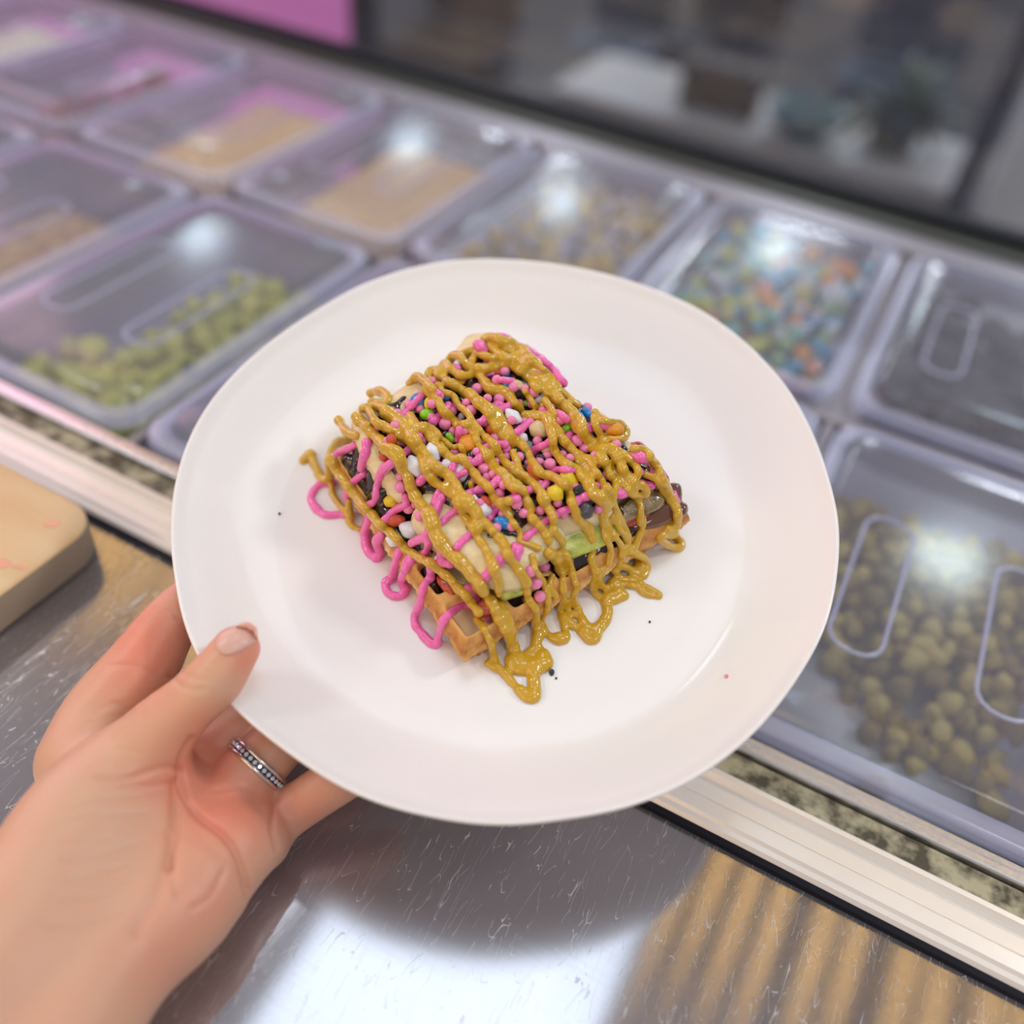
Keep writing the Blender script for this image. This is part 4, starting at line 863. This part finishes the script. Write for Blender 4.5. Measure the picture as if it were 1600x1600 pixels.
PINK = [
 (c1([(480,890),(400,935),(340,975),(330,1020)]),6),(c1([(320,1165),(215,1180),(165,1265),(205,1350),(300,1392),(430,1385)]),6.5),(c1([(560,880),(550,960),(520,1060)]),8),
 (c1([(740,1020),(665,1075),(640,1180),(620,1290),(570,1330)]),6),(c1([(545,1100),(450,1170),(420,1270)]),6),(c1([(835,1260),(835,1320),(740,1380),(690,1440)]),6.5),(c1([(560,1420),(555,1500),(560,1580)]),6),
 (c3([(120,130),(95,230),(105,340),(170,420),(205,390),(180,320),(185,290),(215,250)]),7.5),(c3([(340,370),(305,460),(290,560),(240,600),(265,670),(345,700),(385,640),(355,590),(385,490),(430,430)]),7),
 (c3([(570,550),(510,640),(490,740),(445,830),(470,920),(550,1010),(610,1040),(625,960),(660,860),(740,780),(820,760)]),7),(c3([(425,310),(520,265),(560,190),(640,-10)]),7),(c3([(550,290),(520,380),(410,430),(380,500)]),6.5),
 (c3([(560,470),(570,560)]),7),(c3([(640,380),(650,440),(700,460)]),9),(c3([(830,660),(880,720)]),11),
 (z3([(610,1490),(690,1340),(820,1220),(1000,1100)]),5.5),(c1([(1080,1460),(1190,1360),(1300,1250),(1420,1200),(1520,1140)]),6),(c3([(750,340),(850,245),(960,150),(1050,60),(1180,0)]),6.5),(z4([(250,1490),(400,1380),(500,1330),(700,1290),(790,1190)]),6.5),
 (c3([(930,590),(1000,500),(1100,410),(1190,360)]),8.5),(c4([(330,280),(410,200),(540,110),(650,65),(700,15),(790,-40)]),6.5),(z3([(-10,1090),(120,980),(260,860),(440,660)]),6.5),(z3([(440,1220),(530,1150),(640,1120)]),7),
 (z3([(850,1090),(880,990),(970,950),(1100,980),(1200,920),(1320,840),(1400,760)]),7),(z3([(1050,1390),(1200,1300),(1360,1240),(1470,1160),(1600,1080)]),6.5),(z3([(590,510),(700,400),(800,260)]),6.5),(z3([(250,400),(390,230),(500,120),(620,60)]),5.5),
 (z3([(1170,490),(1260,440),(1400,250),(1500,300)]),6),(z3([(920,700),(950,570)]),6.5),(z4([(340,620),(450,540),(550,480)]),6.5),(z4([(570,860),(690,780),(850,680)]),6.5),(z4([(160,340),(240,300),(300,260)]),6.5),(z4([(0,800),(100,760),(230,760)]),6.5),
 (z4([(800,1110),(900,1065),(1070,1090)]),6.5),(z4([(700,330),(820,370),(900,370),(1000,450)]),6.5),(z4([(990,690),(1090,620)]),7),(z4([(1230,560),(1330,550),(1440,510)]),6.5),(z4([(1110,1460),(1290,1370)]),5.5),(z5([(1130,750),(1290,750)]),5),
 (c2([(910,930),(980,970),(1040,1000)]),7),(c2([(960,1250),(1050,1230),(1130,1180),(1220,1180)]),8),(c2([(800,1180),(880,1210),(930,1250)]),7),(c2([(820,730),(900,750)]),8),(c2([(1100,960),(1180,990)]),9),(c2([(1230,1100),(1290,1120)]),8),
 (z5([(300,850),(360,920)]),6),(z5([(850,300),(920,380)]),8),(z5([(540,590),(600,610)]),6),(c2([(130,120),(200,140)]),8),(c2([(330,200),(400,260),(480,320),(560,400),(600,450)]),7),(c3([(1160,330),(1180,420)]),6),(c2([(1380,1240),(1410,1300)]),5),(z5([(900,680),(1020,670)]),5)]
GOLD = [
 (c1([(490,690),(580,780),(700,920),(780,980),(850,1120),(910,1260),(1020,1380)])+c3([(560,90),(600,240),(700,390),(830,500),(930,660),(1000,740),(1050,840),(1110,960),(1150,1060),(1160,1110)]),9),
 (c1([(700,910),(780,950),(820,1050)]),9.5),(c3([(540,100),(590,220),(640,320)]),11),(c3([(760,420),(860,540),(940,660)]),9),
 (c1([(560,620),(640,740),(760,800),(870,870),(930,960),(990,1080),(1080,1180),(1150,1200),(1230,1300),(1290,1400),(1360,1500)]),6),
 (c3([(740,20),(850,200),(950,360),(990,480),(1040,580),(1050,680)]),5.5),(c3([(780,0),(930,150),(1060,290),(1130,420),(1210,530),(1240,600)]),8),
 (c1([(300,1000),(350,1080),(430,1180),(470,1240),(560,1350),(700,1490)])+c3([(240,200),(380,350),(560,460),(700,570),(820,700),(900,810)]),7.5),
 (c3([(890,860),(970,970),(1010,1090),(1020,1160)]),6),(c1([(360,720),(430,800),(490,830)]),7),(c1([(110,1000),(160,960),(190,1040),(240,1130),(300,1110),(290,1000),(350,880),(430,850)]),7),
 (c1([(310,1180),(320,1260),(390,1340),(440,1400),(450,1460),(510,1500)]),5),(c1([(430,1290),(440,1380),(430,1430)]),6),(c1([(590,520),(660,510),(710,540),(700,590),(600,590)]),7),
 (c1([(540,630),(640,620),(740,650)]),7),(c1([(700,670),(790,730),(860,790),(880,850)]),10),
 (z5([(0,790),(100,720),(190,760),(240,800),(290,870)]),6.5),(z5([(230,720),(260,640),(340,630),(360,700)]),7),(z5([(380,600),(450,540),(540,620),(620,690),(720,700),(830,660),(900,730),(980,820),(1070,890)]),6.5),
 (z5([(500,510),(560,440),(640,460),(700,560),(760,650)]),7),(z5([(660,420),(780,390),(900,430),(1020,490),(1010,590),(880,610),(770,570),(790,470),(860,420)]),6.5),(z5([(860,600),(1000,620),(1130,580),(1260,500),(1400,400)]),6.5),
 (z5([(950,240),(1040,210),(1130,250),(1080,310),(1000,320),(1100,420),(1200,480)]),7.5),(z5([(1150,280),(1280,270),(1330,330),(1420,380),(1500,480),(1600,560)]),8),(z5([(1200,480),(1320,590),(1450,700),(1600,860)]),7),(z5([(1180,330),(1260,400),(1340,400)]),9),
 (z5([(380,620),(430,730),(560,820),(700,900),(830,1000),(950,1080),(1100,1170),(1180,1290),(1250,1400)])+z4([(330,680),(460,780),(540,900),(590,1000),(700,1120),(880,1190),(1000,1290),(1060,1400),(1080,1500)])+c4([(700,130),(770,210),(810,280)]),7.5),
 (z3([(1060,120),(1200,240),(1330,400),(1420,560),(1500,650),(1600,740)]),9),(z4([(0,290),(120,400),(180,500)]),9),
 (z3([(530,80),(640,170),(720,290),(800,390),(910,510)]),7.5),(z3([(910,510),(1040,520),(1110,620),(1180,750),(1300,880),(1380,1020),(1500,1130)])+z4([(320,1200),(480,1350),(500,1450),(560,1560)]),6.5),
 (z3([(680,20),(750,100),(850,150),(930,260),(1050,370),(1140,500),(1240,640),(1380,760),(1460,900)])+z4([(320,1050),(430,1190),(570,1250),(650,1330),(720,1450),(800,1560)]),5.5),
 (z3([(60,360),(200,450),(290,540),(320,640),(410,720),(470,830),(560,910),(640,1030),(780,1120),(870,1230),(960,1360),(1060,1450),(1160,1580)]),8),
 (z3([(330,400),(420,520),(530,620),(640,740),(760,850),(870,940),(980,940),(1060,1040),(1180,1180),(1290,1270),(1350,1380),(1420,1480),(1560,1470)]),7),
 (z3([(520,500),(640,590),(720,690),(850,790),(950,760),(1000,880)]),5),(z3([(-20,510),(120,590),(260,680),(400,700)]),6.5),(z3([(360,780),(480,930),(520,1060),(600,1200),(700,1260),(800,1360),(900,1450),(1000,1560)]),5.5),
 (z4([(490,400),(620,410),(740,400),(830,500),(900,620),(1000,740),(1120,860),(1240,950),(1270,1080),(1280,1260)]),7.5),(z4([(600,360),(740,440),(800,560),(830,730),(870,870),(980,980),(1120,1060),(1200,1180),(1280,1260),(1330,1380),(1480,1500)]),7),
 (z4([(480,100),(560,190),(640,320)]),5),(z4([(700,0),(800,80),(830,240),(960,290),(1060,370),(1100,500),(1200,620),(1290,760),(1400,850),(1460,940),(1520,1050),(1600,1130)]),8),(z4([(730,200),(800,300),(860,400)]),5.5),
 (z4([(0,0),(60,80),(200,110),(300,160),(350,240),(420,320)]),8),(z4([(60,40),(180,60),(300,100)]),6),
 (z4([(340,850),(380,1000),(430,1100),(560,1200),(650,1300),(760,1430)]),6),(z4([(0,660),(90,760),(150,880),(240,1000),(330,1100)]),5),(z4([(0,900),(70,1040),(200,1130),(300,1260),(440,1330)]),7),
 (c2([(400,400),(500,440),(560,560),(700,700),(760,830),(850,900),(960,960),(1030,1080),(1100,1200)]),8),(c2([(250,260),(330,330),(420,420),(480,520)]),8),(c2([(330,270),(470,370),(540,440),(620,540),(700,610)]),5),
 (c2([(820,660),(900,720),(1000,735),(1045,790),(1020,840),(930,850),(870,800)]),5.5),(c2([(810,690),(850,800),(900,880)]),6),
 (c2([(940,900),(1020,960),(1110,1030),(1130,1100),(1090,1150),(1160,1190),(1180,1240),(1100,1250),(1040,1200),(960,1110),(880,1000)]),6.5),
 (c2([(1100,920),(1190,945),(1270,1060),(1320,1180),(1380,1290),(1415,1380),(1400,1460),(1340,1490)]),7),(c4([(1385,200),(1380,250),(1290,270),(1330,320),(1430,350),(1440,310),(1380,260)]),6.5),
 (c2([(850,960),(920,1090),(970,1190),(950,1300),(1000,1420),(1060,1540)]),6),(c2([(1100,1250),(1150,1320),(1140,1450)])+c4([(1160,130),(1150,230),(1110,330)]),5.5),(c2([(780,1000),(850,1130),(920,1220),(940,1290),(880,1370),(900,1480)]),7),(c2([(700,1000),(760,1100),(780,1190),(880,1270),(900,1340)]),8),
 (c2([(1180,1100),(1270,1150),(1330,1250),(1390,1330)]),6),
 (c4([(900,190),(980,290),(1020,370),(1000,440),(970,510)]),5.5),(c4([(880,230),(930,340),(920,460)]),5.5),(c4([(940,130),(1000,210),(1050,290),(1060,370)]),6),
 (c4([(810,370),(800,440),(820,530),(800,610),(830,680),(900,720),(920,800),(880,900),(800,930),(730,850),(690,760),(670,680),(690,620),(650,520),(630,420),(580,370)]),6),
 (c4([(900,740),(910,820),(850,910)]),8),(c4([(870,500),(850,560),(880,620),(970,650),(1040,690),(960,720),(900,740)]),5.5),(c4([(960,500),(1010,560),(1100,580),(1200,640),(1280,690),(1190,680),(1100,620),(1020,600)]),5.5),
 (c4([(1090,370),(1170,420),(1190,490),(1170,545),(1100,520),(1010,470)]),6.5),(c4([(500,380),(580,430),(590,560),(600,680),(570,800),(600,900),(620,980),(560,1020),(480,950),(440,870),(480,780),(470,650),(440,570),(390,490),(370,410)]),5.5),
 (c4([(490,380),(550,440),(580,520)]),8),(c4([(520,550),(500,620),(540,700)]),4.5),(c4([(620,720),(640,800),(700,840)]),5),(c4([(600,850),(700,930),(800,1010),(830,960),(730,880)]),6.5),
 (c4([(330,600),(340,700),(400,800),(400,900),(420,960),(400,1050),(480,1120),(490,1180),(400,1230),(260,1220),(205,1160),(250,1125),(350,1150),(440,1100)]),6.5),(c4([(400,900),(410,980),(390,1060),(340,1110)]),8),(c4([(240,1150),(300,1200),(420,1180)]),10),(c4([(280,1130),(360,1190),(440,1170)]),9),(c4([(450,1120),(465,1160)]),9),(c4([(400,1240),(385,1320),(390,1400)]),8.5),(c4([(300,1370),(370,1400)]),8),(c4([(1130,420),(1140,500)]),9),(c4([(920,700),(1000,680)]),8.5),(c4([(760,930),(830,960)]),8),(c4([(560,990),(600,1000)]),8.5),(c4([(960,600),(980,650)]),9),
 (c4([(60,1175),(130,1210),(220,1290),(300,1390),(370,1430),(410,1380),(370,1300),(380,1230)]),7),(c4([(150,760),(200,850),(230,960),(240,1050)]),7),(c4([(220,1050),(230,1110)]),5),
 (c4([(0,300),(80,420),(130,560),(130,650)]),5.5),(c4([(200,60),(220,140),(290,250),(290,300),(420,350)]),5),(c4([(330,30),(360,110),(460,230),(490,300)]),7),(c4([(430,0),(520,120),(530,230),(590,310)]),6.5),(c4([(100,-20),(160,60),(200,110)]),5),
]
pso = trace(PINK, B1, .35, .12, 3, .0012, 'pink_sauce', M['pinks'])
tag(pso, 'bright pink sauce stripes and loops running under the golden sauce', 'sauce', kind='stuff')
bpy.context.view_layer.update()
B2 = bvh_of(base + sweets + [pso])
gso = trace(GOLD, B2, .35, .13, 5, .0014, 'golden_sauce', M['caramel'], gain=1.03)
tag(gso, 'thick golden mustard-coloured sauce drizzled in wavy strands over the whole pile', 'sauce', kind='stuff')

# ---------------------------------------------------------------- hand
def cc(px, py, d): return np.array([(px - 800) / F * d, (py - 800) / F * d, d])
CH = [  # chains in camera coordinates (px, py, depth, radius in px), blend
 ([(-110,1690,.246,120),(55,1428,.286,115),(145,1288,.312,110),(205,1212,.322,76)], .007),
 ([(30,1740,.248,112),(168,1508,.284,103),(275,1408,.302,96),(345,1325,.318,80)], .007),
 ([(70,1500,.280,100),(160,1400,.298,96),(245,1290,.321,84),(310,1225,.340,60)], .008),
 ([(135,1190,.337,74),(165,1120,.348,66),(222,1042,.3535,56),(268,972,.3580,44),(340,905,.3680,36),(400,870,.375,32)], .007),
 ([(200,1212,.322,76),(252,1142,.319,56),(298,1097,.3165,46),(335,1062,.3155,45),(369,1014,.3165,37)], .006),
 ([(290,1225,.346,64),(352,1150,.350,46),(450,1090,.356,39),(520,1060,.358,36)], .004),
 ([(340,1285,.326,62),(378,1228,.333,54),(404,1194,.3365,48),(460,1140,.343,42),(540,1090,.349,38)], .003),
 ([(368,1325,.319,66),(400,1308,.325,56),(441,1277,.3325,39),(520,1224,.3325,38),(600,1180,.334,34)], .003),
]
CH = [([(x, y, d, r * d / F) for x, y, d, r in ch], k) for ch, k in CH]
allp = np.array([cc(*p[:3]) for ch, _ in CH for p in ch])
fld = Field(allp.min(0) - .035, allp.max(0) + .035, .0011)
for ch, k in CH:
    P = catmull([np.r_[cc(*p[:3]), p[3]] for p in ch], .004); fld.chain(P[:, :3], P[:, 3], k)
Vc, Fh = fld.mesh()
# light smoothing of the net
def lap(V, Fq, it):
    n = len(V); a = np.concatenate([Fq[:, i] for i in range(4)]); b = np.concatenate([Fq[:, (i + 1) % 4] for i in range(4)])
    deg = np.bincount(a, minlength=n) + np.bincount(b, minlength=n)
    for _ in range(it):
        acc = np.stack([np.bincount(a, V[b, k], n) + np.bincount(b, V[a, k], n) for k in range(3)], 1); V = .5 * V + .5 * acc / np.maximum(deg, 1)[:, None]
    return V
Vc = lap(Vc, Fh, 3)
def vnormals(V, Fq):
    nf_ = np.cross(V[Fq[:, 2]] - V[Fq[:, 0]], V[Fq[:, 3]] - V[Fq[:, 1]]); N_ = np.zeros_like(V)
    for i in range(4):
        for k in range(3): N_[:, k] += np.bincount(Fq[:, i], nf_[:, k], len(V))
    return N_ / np.maximum(np.linalg.norm(N_, axis=1), 1e-12)[:, None]
Nv = vnormals(Vc, Fh)
hx, hy = 800 + F * Vc[:, 0] / Vc[:, 2], 800 + F * Vc[:, 1] / Vc[:, 2]
face = -(Nv * Vc).sum(1) / np.linalg.norm(Vc, axis=1); vis = smoothstep(-.1, .25, face)
def dline(L):
    d = np.full(len(hx), 1e9); P = catmull(L, 6)[:, :2]
    for a, b in zip(P[:-1], P[1:]):
        e_ = b - a; t_ = np.clip(((hx - a[0]) * e_[0] + (hy - a[1]) * e_[1]) / (e_ @ e_ + 1e-9), 0, 1)
        d = np.minimum(d, np.hypot(hx - a[0] - t_ * e_[0], hy - a[1] - t_ * e_[1]))
    return d
CR = [([(283,1205),(290,1245),(310,1275),(345,1300),(372,1335),(388,1390)],5,.0022),([(275,1225),(272,1300),(262,1350)],8,.0018),([(262,1350),(245,1400),(215,1450)],11,.0011),([(262,1300),(268,1360),(275,1400)],4,.0010),
 ([(150,1215),(200,1215),(250,1200),(278,1200)],4,.0010),([(190,1228),(240,1228),(282,1218)],3.5,.0008),([(100,1345),(160,1335),(230,1310)],4,.0005),([(100,1318),(170,1310)],4,.0004),([(110,1375),(200,1350)],4,.0005),
 ([(150,1110),(180,1100),(206,1112)],5,.0006),([(140,1125),(185,1118),(200,1124)],4,.0004),([(90,1290),(150,1275),(230,1270)],4,.0004),([(85,1400),(150,1400),(210,1375)],4,.0004),([(120,1260),(190,1245),(260,1240)],4,.0005),([(300,1420),(330,1400),(350,1360)],5,.0005),([(180,1170),(220,1175)],3,.0004),([(60,1440),(130,1450),(190,1430)],5,.0004),([(455,1230),(462,1275)],3,.0004),([(170,1040),(210,1040),(260,1060)],3,.0005),([(265,1055),(290,1075),(320,1078)],3.5,.0007),([(280,1048),(305,1060),(325,1062)],3,.0005),([(240,950),(265,955),(280,965)],3,.0005),
 ([(300,1155),(283,1185),(284,1205)],5,.0015),([(430,1245),(425,1290),(432,1325)],4,.0012),([(335,1235),(375,1230),(400,1238)],4,.0006)]
disp = np.zeros(len(Vc))
for L, w_, a_ in CR: disp += a_ * np.exp(-(dline(L) / w_) ** 2)
Vc = Vc - Nv * (disp * vis)[:, None]
def blob(x, y, rx, ry=None): ry = ry or rx; return np.exp(-(((hx - x) / rx) ** 2 + ((hy - y) / ry) ** 2))
red = .14 + .75 * blob(230, 1010, 75, 90) + .6 * blob(385, 1020, 35, 55) + .75 * blob(350, 1270, 75, 70) + .5 * blob(330, 1160, 60, 60) + .45 * blob(480, 1260, 80, 40) + .45 * blob(250, 1220, 60, 40) + .3 * blob(250, 1500, 80, 90) + .3 * blob(330, 1400, 60) - .25 * blob(310, 1070, 60, 40) - .2 * blob(100, 1300, 90, 120)
red += .12 * sum(np.exp(-(dline(L) / 9) ** 2) * min(1, a_ / .002) for L, w_, a_ in CR[:5])
Vw = Vc @ R.T + CAM
person = mesh_obj('person', Vw, Fh, M['skin']); set_attr(person, 'red', np.clip(red, 0, 1))
tag(person, 'bare left hand and wrist reaching in from the lower left, thumb on the plate rim', 'person')
print('hand', len(Vw), 'rim depth near thumb', (w2loc(cpt(369, 1014, .3165)) * 1000).round(1))
HB = BVHTree.FromPolygons(Vw.tolist(), [tuple(f) for f in Fh])
# thumbnail
nu, nv = 14, 10; V = []; Fc = []
na, nb_ = np.array([341., 1015.]), np.array([402., 982.]); ax_ = nb_ - na; pr = np.array([-ax_[1], ax_[0]]) / np.linalg.norm(ax_)
for j in range(nv + 1):
    for i in range(nu + 1):
        u = i / nu; v = j / nv * 2 - 1; hw = 19 * (1 - (abs(u * 2 - 1)) ** 3.5) ** .5 if 0 < u < 1 else 0
        p = na + ax_ * u + pr * (v * hw) + pr * (-1)
        h_ = hit(HB, *p)
        q = h_[0] + h_[1] * (.00045 * (1 - .8 * v * v)) if h_ and h_[2] < .33 else cpt(p[0], p[1], .312)
        V.append(q)
for j in range(nv):
    for i in range(nu): a = j * (nu + 1) + i; Fc.append((a, a + 1, a + nu + 2, a + nu + 1))
nl = mesh_obj('thumbnail', V, Fc, M['nail'], person); tag(nl, 'short pale pink thumbnail')
md = nl.modifiers.new('thick', 'SOLIDIFY'); md.thickness = .0004
# ring
M['silver'] = mat('white_gold', (.80, .78, .74), .16, 1.0); M['gem'] = mat('clear_stone', (.85, .9, 1.0), .03, .6); M['dark_set'] = mat('stone_setting', (.08, .08, .10), .3, 1.0)
rc = cc(403, 1195, .3366); axd = cc(460, 1140, .343) - cc(378, 1228, .333); axd /= np.linalg.norm(axd)
rcw = rc @ R.T + CAM; axw = R @ axd; e1_ = np.cross(axw, R[:, 2]); e1_ /= np.linalg.norm(e1_); e2_ = np.cross(axw, e1_)
ring = empty('ring', rcw); ring.matrix_world = Matrix(((e1_[0], e2_[0], axw[0], rcw[0]), (e1_[1], e2_[1], axw[1], rcw[1]), (e1_[2], e2_[2], axw[2], rcw[2]), (0, 0, 0, 1)))
tag(ring, 'silver eternity ring set with small clear stones on the ring finger', 'ring')
RR = .0119
lathe('band', [(RR - .0006, -.0026), (RR + .0008, -.0027), (RR + .0014, -.0020), (RR + .0013, -.0013), (RR + .0005, -.0012), (RR + .0005, .0012), (RR + .0013, .0013), (RR + .0014, .0020), (RR + .0008, .0027), (RR - .0006, .0026), (RR - .0006, -.0026)], M['silver'], ring, 64)
set_ = lathe('setting', [(RR + .0003, -.0012), (RR + .0006, -.0011), (RR + .0006, .0011), (RR + .0003, .0012)], M['dark_set'], ring, 64)
gme = None
for i in range(34):
    a = 2 * math.pi * i / 34
    if gme is None:
        bm = bmesh.new(); bmesh.ops.create_cone(bm, cap_ends=True, segments=8, radius1=.00095, radius2=.0005, depth=.0007); g_ = bm_obj('stone', bm, M['gem'], set_); gme = g_.data
    else: g_ = bpy.data.objects.new('stone', gme); COL.objects.link(g_); g_.parent = set_
    g_.location = ((RR + .0010) * math.cos(a), (RR + .0010) * math.sin(a), 0); g_.rotation_euler = (0, math.pi / 2, a)
